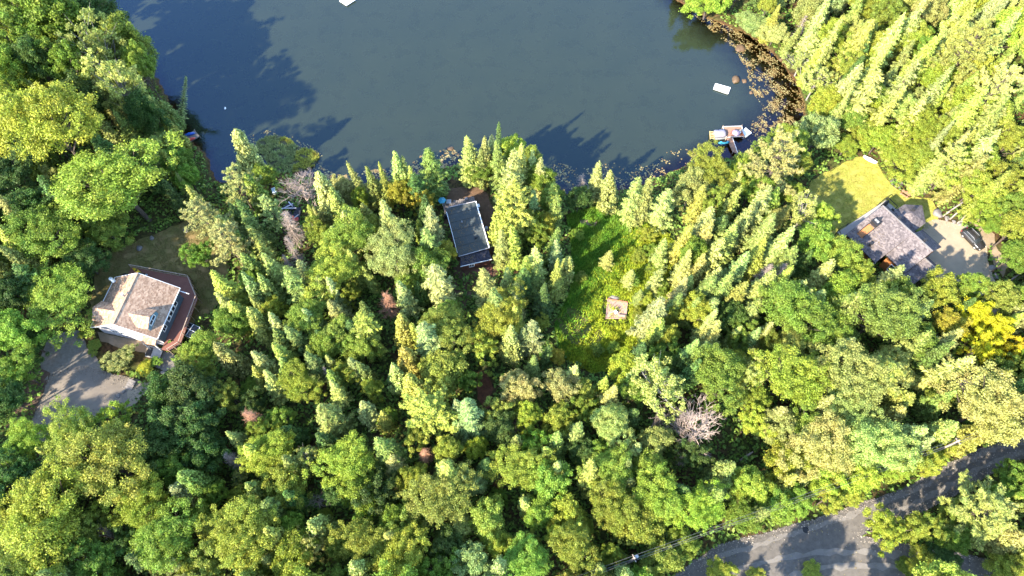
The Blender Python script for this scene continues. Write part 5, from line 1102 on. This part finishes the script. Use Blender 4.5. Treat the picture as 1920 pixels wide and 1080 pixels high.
for a, b in (((-2.3, .1, 1.5), (.2, 1.3, 2.0)), ((-2.2, .2, 1.5), (-.3, -1.7, 1.2)), ((-1.9, .5, 1.6), (.9, .4, 1.9)), ((-.4, -2.0, .9), (1.4, -.8, 1.5)), ((-.9, 2.1, 1.4), (.1, .9, 1.7))): MB().bar(a, b, .18, .09).build('beam', mat('white_beam', (.52, .52, .58), .7), sh)
MB().slab([(.1, -1.7, 1.2), (1.3, -1.9, 1.1), (1.4, -1.3, 1.3), (.3, -1.0, 1.35)], .06).build('red_panel', RED, sh); MB().box((0, 0, .3), (2.6, 2.8, .6)).build('floor_frame', SH, sh)
p = atg(515, 360, .3); t = thing('cooler_box', 'small pale blue-white box by the bare tree on the shore', 'box', p, .4); MB().box((0, 0, .25), (.7, 1.2, .5)).build('body', WHITE, t); MB().box((0, 0, .54), (.74, 1.24, .08)).build('lid', mat('pale_blue', (.5, .6, .68), .5), t)
z5 = lambda x, y: (1110 + x * .0741, 540 + y * .0741)
pl = thing('wooden_platform', 'square weathered wooden platform with raised top rail in the clearing', 'platform'); pq = [atg(*z5(x, y), .45) for x, y in ((395, 300), (895, 375), (850, 780), (350, 770))]; pz = max(q[2] for q in pq)
PLW = mat('pinkish_planks', (.42, .27, .21), .85, (2, .9, (.30, .18, .14)))
board_area(pl, [pq[0], pq[3], pq[2], pq[1]], 13, pz, PLW)
MB().bar((pq[0][0], pq[0][1], pz + .12), (pq[1][0], pq[1][1], pz + .12), .18, .2).build('rail', mat('red_beam', (.45, .17, .10), .7), pl)
for a, b in ((0, 3), (3, 2), (2, 1)): MB().bar((pq[a][0], pq[a][1], pz + .04), (pq[b][0], pq[b][1], pz + .04), .12, .1).build('edge_board', PLW, pl)
for q in pq: MB().bar((q[0], q[1], pz - .9), (q[0], q[1], pz), .14).build('post', PLW, pl)
p = at(*z5(600, 615), pz + .3); chair((p[0], p[1], pz), .5, 'white chair on the wooden platform in the clearing', WHITE)
t = thing('bench', 'pinkish wooden bench at the front edge of the clearing platform', 'bench', tuple(at(*z5(740, 715), pz + .2)[:2]) + (pz,), -.1); MB().box((0, 0, .4), (1.3, .4, .06)).build('seat', PLW, t)
for s in (-.55, .55): MB().box((s, 0, .19), (.08, .36, .36)).build('leg', PLW, t)
p = atg(1152, 560); tag(MB().blob((0, 0, .15), .75, 21, flat=.7).build('boulder', ROCK, None, True, p), 'grey boulder behind the clearing platform', 'boulder')
rocks = [(1757, 401, .9, 'big pale boulder where the grey pavilion roof meets the drive'), (1775, 410, .5, 'flat pale boulder first along the drive edge'), (1788, 417, .5, 'flat pale boulder second along the drive edge'), (1800, 421, .45, 'flat pale boulder third along the drive edge'), (1812, 426, .4, 'flat pale boulder last before the black car'),
         (1860, 503, .55, 'round tan boulder right of the drive, upper of two'), (1867, 519, .55, 'round tan boulder right of the drive, lower of two'), (1876, 534, .4, 'grey boulder below the two tan ones by the drive'), (1846, 478, .35, 'small stone beside the rear of the black car'),
         (262, 466, .6, 'grey boulder on the worn lawn behind the brown-roofed house'), (285, 447, .45, 'small grey boulder at the top of the worn lawn'), (298, 686, .55, 'grey boulder left of the gravel patio'), (308, 700, .45, 'lower grey boulder beside the gravel patio'), (222, 742, .35, 'small rock by the lower driveway edge'), (232, 735, .4, 'rock beside the steps at the driveway'), (100, 648, .45, 'grey rock at the top of the gravel path'), (350, 432, .5, 'grey rock at the upper right of the worn lawn')]
for i, (x, y, r, lab) in enumerate(rocks):
    p = atg(x, y); tag(MB().blob((0, 0, r * .2), r, 30 + i, flat=.6).build('boulder', ROCK, None, True, p), lab, 'boulder', 'boulders around the yards')
st = thing('stone_steps', 'short flight of dark stone steps beside the left driveway', 'steps', atg(242, 728), R80 - .2)
for i in range(4): MB().box((i * .38, 0, .1 + i * .1), (.36, 1.3, .14)).build('step', ROCK, st)
p = atg(1630, 301); t = thing('canoe', 'white upturned canoe at the top of the dry lawn', 'canoe', (p[0], p[1], p[2] + .05), -.65); MB().tube([(-1.4, 0, .1), (-.9, 0, .2), (0, 0, .25), (.9, 0, .2), (1.4, 0, .1)], [.04, .3, .42, .3, .04], 8).build('hull', WHITE, t, True); MB().bar((-1.4, 0, .5), (1.4, 0, .5), .06, .25).build('keel', PALEW, t)
p = atg(1681, 343); t = thing('fire_pit', 'round dark fire pit ringed with stones beside the dry lawn', 'fire pit', p); MB().tube([(0, 0, .05), (0, 0, .1)], .9, 14).build('ash_bed', mat('ash', (.05, .045, .04), .95), t)
for i in range(9): MB().blob((1.0 * math.cos(i * .7), 1.0 * math.sin(i * .7), .12), 0.24, 60 + i, flat=.7).build('stone', mat('sooty_rock', (.13, .12, .11), .9), t, True)
p = atg(1696, 365); t = thing('picnic_table', 'reddish wooden picnic table beyond the grey-roofed house', 'table', p, -.75); PT = mat('picnic_wood', (.40, .20, .12), .8)
for i in range(4): MB().box((0, -.27 + i * .18, .74), (1.7, .15, .05)).build('plank', PT, t)
for s in (-.65, .65): MB().box((0, s, .44), (1.7, .25, .05)).build('seat', PT, t)
for s in (-.6, .6): MB().bar((s, -.7, 0), (s, .3, .72), .08).bar((s, .7, 0), (s, -.3, .72), .08).build('leg', PT, t)
for i, (x0, y0, x1, y1, lab) in enumerate(((1766, 406, 1822, 368, 'longest pale bare trunk above the drive, leftmost'), (1782, 410, 1832, 366, 'pale bare trunk above the drive, second from left'), (1796, 418, 1833, 384, 'pale bare trunk above the drive, third from left'), (1802, 416, 1842, 386, 'pale bare trunk above the drive, rightmost'))):
    a = atg(x0, y0, .2); b = atg(x1, y1, 2.6); t = thing('leaning_trunk', lab, 'trunk', a, 0, 'pale bare trunks by the drive'); d = Vector(b - a)
    MB().tube([(0, 0, -.3), d * .5 + Vector((0, 0, .1)), d], [.17, .14, .08], 7).build('stem', BARK_PALE, t, True)
    for k in range(4): q = d * (.4 + .15 * k); MB().tube([q, q + Vector((math.sin(k * 2 + i) * .5, math.cos(k * 2.4) * .5, .5))], [.04, .015], 4).build('branch', BARK_PALE, t)
for i, (x0, y0, x1, y1, lab) in enumerate(((1388, 863, 1412, 847, 'short pale fallen log right of the big bare brush tree'), (1880, 536, 1915, 512, 'grey fallen log below the boulders at the right edge'), (660, 592, 712, 628, 'dark fallen log below the rusty treetop'))):
    a = atg(x0, y0, .3 if i != 2 else 3); b = atg(x1, y1, .4 if i else 2.0); t = thing('fallen_log', lab, 'log', a); d = Vector(b - a)
    MB().tube([(0, 0, 0), d * .5 + Vector((0, 0, .15)), d], [.2, .17, .1], 7).build('stem', DEADWOOD if i != 2 else BARK, t, True)
    for k in range(3): q = d * (.5 + .18 * k); MB().tube([q, q + Vector((math.sin(k * 3 + i) * .5, math.cos(k * 2.4) * .6, .4))], [.05, .015], 4).build('branch', DEADWOOD, t)
# utility poles and line
PW = mat('pole_wood', (.36, .28, .22), .9, (4, .8, (.26, .2, .16)))
tops = []
for (x, y, lab) in ((1190, 1046, 'wooden utility pole with grey transformer at the bottom of the wood'), (1799, 826, 'pale leaning utility pole above the gravel road')):
    p = atg(x, y, 9.5); g = gz(p[0], p[1]); t = thing('utility_pole', lab, 'pole', (p[0], p[1], g), 0, 'utility poles along the road'); tops.append((p[0], p[1], g + 9.2))
    MB().tube([(0, 0, -.5), (0, 0, 5), (0, 0, 9.6)], [.17, .15, .12], 8).build('shaft', PW, t, True); MB().box((0, 0, 9.1), (.1, 1.0, .1), .4).build('crossarm', PW, t)
    for s in (-.42, .42): MB().tube([(-s * math.sin(.4), s * math.cos(.4), 9.15), (-s * math.sin(.4), s * math.cos(.4), 9.35)], .04, 6).build('insulator', GREYMETAL, t)
    if x < 1500: MB().tube([(.42, .25, 7.9), (.42, .25, 8.8)], .24, 10).build('transformer', GREYMETAL, t, True); MB().bar((0, 0, 7.5), (-1.6, 1.6, 5.0), .03).build('guy_wire', DARKM, t)
WIRE = mat('wire', (.10, .10, .10), .6)
L = np.array(tops[0]); Rt = np.array(tops[1]); dirw = Rt - L; far = L - dirw * .45; fr2 = Rt + dirw * .4
for k, (dz, off, nm) in enumerate(((.15, .3, 'upper utility wire'), (.15, -.3, 'lower utility wire'), (-1.0, 0, 'thick lower utility cable'))):
    n = np.array([-dirw[1], dirw[0], 0]); n = n / np.linalg.norm(n) * off; t = thing('power_line', nm + ' strung between the two roadside poles', 'wire', (0, 0, 0), 0, 'utility wires above the roadside')
    for a, b in ((far, L), (L, Rt), (Rt, fr2)):
        pts = [a + (b - a) * s + n + np.array([0, 0, dz - 4 * .9 * s * (1 - s)]) for s in np.linspace(0, 1, 13)]
        MB().tube(pts, 0.02 if k < 2 else .035, 5, False).build('span', WIRE, t)
p = atg(1510, 994); tag(draped('manhole_patch', [(p[0] + .45 * math.cos(a), p[1] + .45 * math.sin(a)) for a in np.linspace(0, 6.0, 14)], .10, DARKM, jitter=.04), kind='structure')

# ------------------------------------------------------------------ stuff nobody could count
rng = np.random.default_rng(3)
def stuff(name, P, N, Ls, W, color, material=None, T=None, label=None, cat=None):
    V, F = leaf_faces(P, N, Ls, W, T); o = link(name, mesh_np(name, V, F, material or LEAF)); o.color = (*color, 1); return tag(o, label, cat, kind='stuff')
# undergrowth between the trees
n = 210000; x = rng.uniform(-105, 110, n); y = rng.uniform(-5, 125, n); d = shore_d(x, y); g = ground(x, y); m_ = d > .15
uu = 960 + 0 * x; q = np.stack([x, y, g], 1) - np.array([0, 0, CAM_H]); dd = q @ _d; uu = 960 + FPX * (q @ _r) / dd; vv = 540 - FPX * (q @ _u) / dd
m_ &= (uu > -80) & (uu < 2000) & (vv > -100) & (vv < 1150)
for poly in (ROAD, DRIVE_L, LAWN_L, LAWN_R, DRIVE_R, CLEAR, [(60, 640), (120, 615), (200, 620), (300, 640), (340, 660), (340, 710), (190, 690), (90, 705)], [(1820, 400), (1860, 440), (1900, 500), (1880, 525)], KEEP[1], KEEP[5], KEEP[6]): m_ &= ~in_poly(uu, vv, poly)
x, y, g = x[m_], y[m_], g[m_]
hgt = .3 + 2.0 * np.clip(np.sin(x * .9 + 2 * np.sin(y * .37)) * np.sin(y * .8 + 1.5 * np.sin(x * .43)), 0, 1) * rng.uniform(.5, 1, len(x))
k = len(x); stuff('undergrowth', np.stack([x, y, g + hgt], 1), np.array([0, 0, .9]) + rng.normal(0, .5, (k, 3)), rng.uniform(.18, .42, k), rng.uniform(.12, .26, k), (.15, .24, .04), LEAF, None, 'low green undergrowth and seedlings on the forest floor', 'undergrowth')
# clearing growth: two tones, partly the plants, partly sunlight and shade in the colour
cl = np.array(pxpoly(CLEAR)); n = 190000; x = rng.uniform(cl[:, 0].min(), cl[:, 0].max(), n); y = rng.uniform(cl[:, 1].min(), cl[:, 1].max(), n); m_ = in_poly(x, y, cl)
q = np.stack([x, y, ground(x, y)], 1) - np.array([0, 0, CAM_H]); dd = q @ _d; uu = 960 + FPX * (q @ _r) / dd; vv = 540 - FPX * (q @ _u) / dd
for poly in ([(1045, 600), (1068, 575), (1100, 585), (1110, 615), (1090, 650), (1055, 640)], [(1085, 412), (1122, 412), (1118, 428), (1088, 427)], [(1130, 556), (1182, 562), (1180, 612), (1128, 612)], [(1095, 640), (1125, 615), (1135, 630), (1110, 660)]):
    m_ &= ~(in_poly(uu, vv, poly) & (rng.random(n) < .93))
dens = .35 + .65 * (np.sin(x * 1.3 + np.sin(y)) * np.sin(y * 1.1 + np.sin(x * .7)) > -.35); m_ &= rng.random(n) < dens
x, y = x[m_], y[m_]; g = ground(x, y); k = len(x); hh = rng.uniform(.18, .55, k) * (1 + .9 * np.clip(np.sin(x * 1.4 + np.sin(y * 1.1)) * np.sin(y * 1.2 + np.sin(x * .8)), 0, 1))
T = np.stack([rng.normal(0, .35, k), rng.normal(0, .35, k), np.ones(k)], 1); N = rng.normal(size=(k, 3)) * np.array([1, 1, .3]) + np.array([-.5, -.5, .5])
half = uu[m_] + .62 * (vv[m_] - 540) > 1130 + rng.normal(0, 22, k)  # ragged edge between the painted sunlit tone and the shaded one
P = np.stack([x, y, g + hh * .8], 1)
stuff('shade_toned_grass', P[~half], N[~half], hh[~half], rng.uniform(.05, .13, (~half).sum()), (.13, .25, .025), LEAF, T[~half], 'green grass and ferns covering the left of the clearing, partly painted as shaded', 'grass')
stuff('sun_toned_weeds', P[half], N[half], hh[half], rng.uniform(.05, .13, half.sum()), (.31, .37, .03), LEAF, T[half], 'yellow-green tall weeds filling the right of the clearing, partly painted as sunlit', 'weeds')
# lawn blades
for nm, poly, col, lab in (('lawn_grass', LAWN_R, (.29, .31, .055), 'short dry yellow grass of the lawn by the grey-roofed house'), ('yard_grass', LAWN_L, (.15, .15, .04), 'short patchy brownish grass behind the brown-roofed house')):
    cl = np.array(pxpoly(poly)); n = 60000; x = rng.uniform(cl[:, 0].min(), cl[:, 0].max(), n); y = rng.uniform(cl[:, 1].min(), cl[:, 1].max(), n); m_ = in_poly(x, y, cl) & (np.sin(x * 1.7 + np.sin(y * 1.3)) * np.sin(y * 1.9) > -.5 + .7 * rng.random(n) - .35)
    x, y = x[m_], y[m_]; k = len(x); stuff(nm, np.stack([x, y, ground(x, y) + .09], 1), rng.normal(0, .6, (k, 3)) + np.array([0, 0, .6]), rng.uniform(.05, .12, k), .03, col, LEAF, None, lab, 'grass')
# lily pads
PAD = bpy.data.materials.new('lily_pad'); PAD.use_nodes = True; nt = PAD.node_tree; ge = nt.nodes.new('ShaderNodeNewGeometry'); rp = nt.nodes.new('ShaderNodeValToRGB')
rp.color_ramp.elements[0].color = (.16, .09, .03, 1); rp.color_ramp.elements[1].color = (.30, .26, .11, 1); e = rp.color_ramp.elements.new(.5); e.color = (.20, .135, .045, 1)
nt.links.new(ge.outputs['Random Per Island'], rp.inputs[0]); nt.links.new(rp.outputs[0], nt.nodes['Principled BSDF'].inputs['Base Color']); nt.nodes['Principled BSDF'].inputs['Roughness'].default_value = .5
def pads(name, poly, n, thr, lab, sz=(.10, .22), sc=1.0):
    cl = np.array([at(a, b)[:2] for a, b in poly]); x = rng.uniform(cl[:, 0].min(), cl[:, 0].max(), n); y = rng.uniform(cl[:, 1].min(), cl[:, 1].max(), n)
    f = np.sin(x * .9 * sc + 1.3 * np.sin(y * .7 * sc)) + np.sin(y * 1.1 * sc + 1.1 * np.sin(x * .5 * sc)) + .8 * np.sin(x * 2.3 * sc + y * 1.9 * sc)
    m_ = in_poly(x, y, cl) & (shore_d(x, y) < -.1) & (f + rng.normal(0, 1.15, n) > thr); x, y = x[m_], y[m_]; k = len(x)
    V = []; F = []; s = rng.uniform(*sz, k); a0 = rng.uniform(0, 6.28, k); zz = .012 + rng.uniform(0, .02, k)
    for j in range(6): V.append(np.stack([x + s * np.cos(a0 + j * .97), y + s * np.sin(a0 + j * .97), zz + .02 * (j % 2)], 1))
    V = np.stack(V, 1).reshape(-1, 3); tag(link(name, mesh_np(name, V, np.arange(6 * k).reshape(k, 6), PAD)), lab, 'lily pads', kind='stuff')
pads('lily_pads', [(1285, 12), (1330, 55), (1375, 90), (1400, 130), (1405, 165), (1430, 200), (1425, 250), (1470, 255), (1510, 225), (1515, 180), (1480, 120), (1430, 75), (1360, 35), (1300, 10)], 30000, .8, 'tan and yellow lily pads crowding the brown right bay', (.06, .15), 1.3)
pads('lily_pads', [(590, 310), (640, 330), (690, 320), (760, 312), (800, 285), (850, 280), (870, 300), (840, 335), (640, 360), (600, 350)], 5200, .3, 'lily pads along the shore left of the centre trees')
pads('lily_pads', [(1030, 300), (1080, 315), (1150, 305), (1220, 310), (1250, 285), (1300, 275), (1310, 300), (1240, 345), (1120, 375), (1050, 370)], 4200, .9, 'scattered lily pads in the shaded water right of the centre trees', (.08, .18), .8)
pads('lily_pads', [(470, 255), (500, 245), (560, 260), (600, 285), (620, 320), (560, 320), (470, 300)], 2500, .5, 'lily pads around the grassy islet', (.08, .17))
pads('lily_pads', [(1430, 215), (1445, 250), (1420, 270), (1400, 262), (1410, 225)], 500, .6, 'thin scatter of lily pads right of the boat dock', (.07, .15))
# grassy islet
isl = [(480, 268), (500, 256), (525, 254), (545, 262), (560, 276), (585, 280), (600, 292), (590, 312), (560, 322), (530, 326), (505, 318), (498, 300), (482, 285)]
ip = [tuple(at(a, b, .1)[:2]) for a, b in isl]; draped('islet', ip, 0, mat('bog_soil', (.10, .10, .05), .95, (.8, 1, (.05, .05, .03))), 1.5, .12, 'structure', lambda x, y: np.full(len(x), .10) + .08 * np.sin(x * 2) * np.sin(y * 1.7))
cl = np.array(ip); n = 9000; x = rng.uniform(cl[:, 0].min(), cl[:, 0].max(), n); y = rng.uniform(cl[:, 1].min(), cl[:, 1].max(), n); m_ = in_poly(x, y, cl) & (np.sin(x * 1.5 + np.sin(y * 2)) * np.sin(y * 1.9) > -.55); x, y = x[m_], y[m_]; k = len(x); hh = rng.uniform(.15, .4, k)
yy = (np.abs(x - at(578, 297)[0]) < 2.6) & (y < at(0, 280)[1]) | ((np.abs(x - at(540, 268)[0]) < 1.6) & (y > at(0, 272)[1]))
for nm, sel, col, lab in (('reeds', ~yy, (.27, .31, .11), 'pale green reeds and sedge on the islet'), ('sweet_gale', yy, (.36, .36, .06), 'bright yellow low growth on the right of the islet')):
    kk = sel.sum(); stuff(nm, np.stack([x, y, .1 + hh * .8], 1)[sel], rng.normal(0, .6, (kk, 3)) + np.array([-.3, -.3, .6]), hh[sel], rng.uniform(.05, .09, kk), col, LEAF, (np.stack([rng.normal(0, .5, k), rng.normal(0, .5, k), np.ones(k)], 1))[sel], lab, 'reeds')

# loose stones and fallen leaves on the road, its shoulders and the drives
def litter(name, poly, n, edge, sz, c0, c1, lab, thr=-9):
    cl = np.array(pxpoly(poly)); x = rng.uniform(cl[:, 0].min(), cl[:, 0].max(), n); y = rng.uniform(cl[:, 1].min(), cl[:, 1].max(), n); m_ = in_poly(x, y, cl)
    f = np.sin(x * .7 + 1.2 * np.sin(y * .5)) + np.sin(y * .9 + np.sin(x * .6)); m_ &= f + rng.normal(0, .8, n) > thr
    if edge:
        best = np.full(n, 1e9)
        for i in range(len(cl)):
            a = cl[i]; v = cl[(i + 1) % len(cl)] - a; t = np.clip(((x - a[0]) * v[0] + (y - a[1]) * v[1]) / (v @ v), 0, 1); best = np.minimum(best, np.hypot(x - a[0] - t * v[0], y - a[1] - t * v[1]))
        m_ &= rng.random(n) < np.exp(-best / edge)
    x, y = x[m_], y[m_]; k = len(x); m = bpy.data.materials.new(name); m.use_nodes = True; nt = m.node_tree; ge = nt.nodes.new('ShaderNodeNewGeometry'); rp = nt.nodes.new('ShaderNodeValToRGB')
    rp.color_ramp.elements[0].color = (*c0, 1); rp.color_ramp.elements[1].color = (*c1, 1); nt.links.new(ge.outputs['Random Per Island'], rp.inputs[0]); nt.links.new(rp.outputs[0], nt.nodes['Principled BSDF'].inputs['Base Color']); nt.nodes['Principled BSDF'].inputs['Roughness'].default_value = .9
    s = rng.uniform(*sz, k); stuff(name, np.stack([x, y, ground(x, y) + .11 + s * .15], 1), np.array([0, 0, 1.0]) + rng.normal(0, .3, (k, 3)), s, s * .75, (1, 1, 1), m, None, lab, 'debris')
litter('road_gravel', ROAD, 60000, 0.7, (.05, .14), (.07, .06, .05), (.34, .29, .24), 'loose stones along the edges of the gravel road')
litter('road_leaves', ROAD, 5000, 0, (.05, .12), (.10, .07, .03), (.30, .24, .12), 'fallen leaves scattered on the gravel road', .6)
litter('drive_debris', DRIVE_L, 9000, 0.8, (.04, .12), (.08, .06, .04), (.30, .25, .19), 'leaves and grit along the edges of the left driveway')
litter('drive_grit', DRIVE_R, 9000, 0.7, (.04, .11), (.14, .11, .08), (.40, .34, .26), 'grit and leaves along the edges of the pale drive')
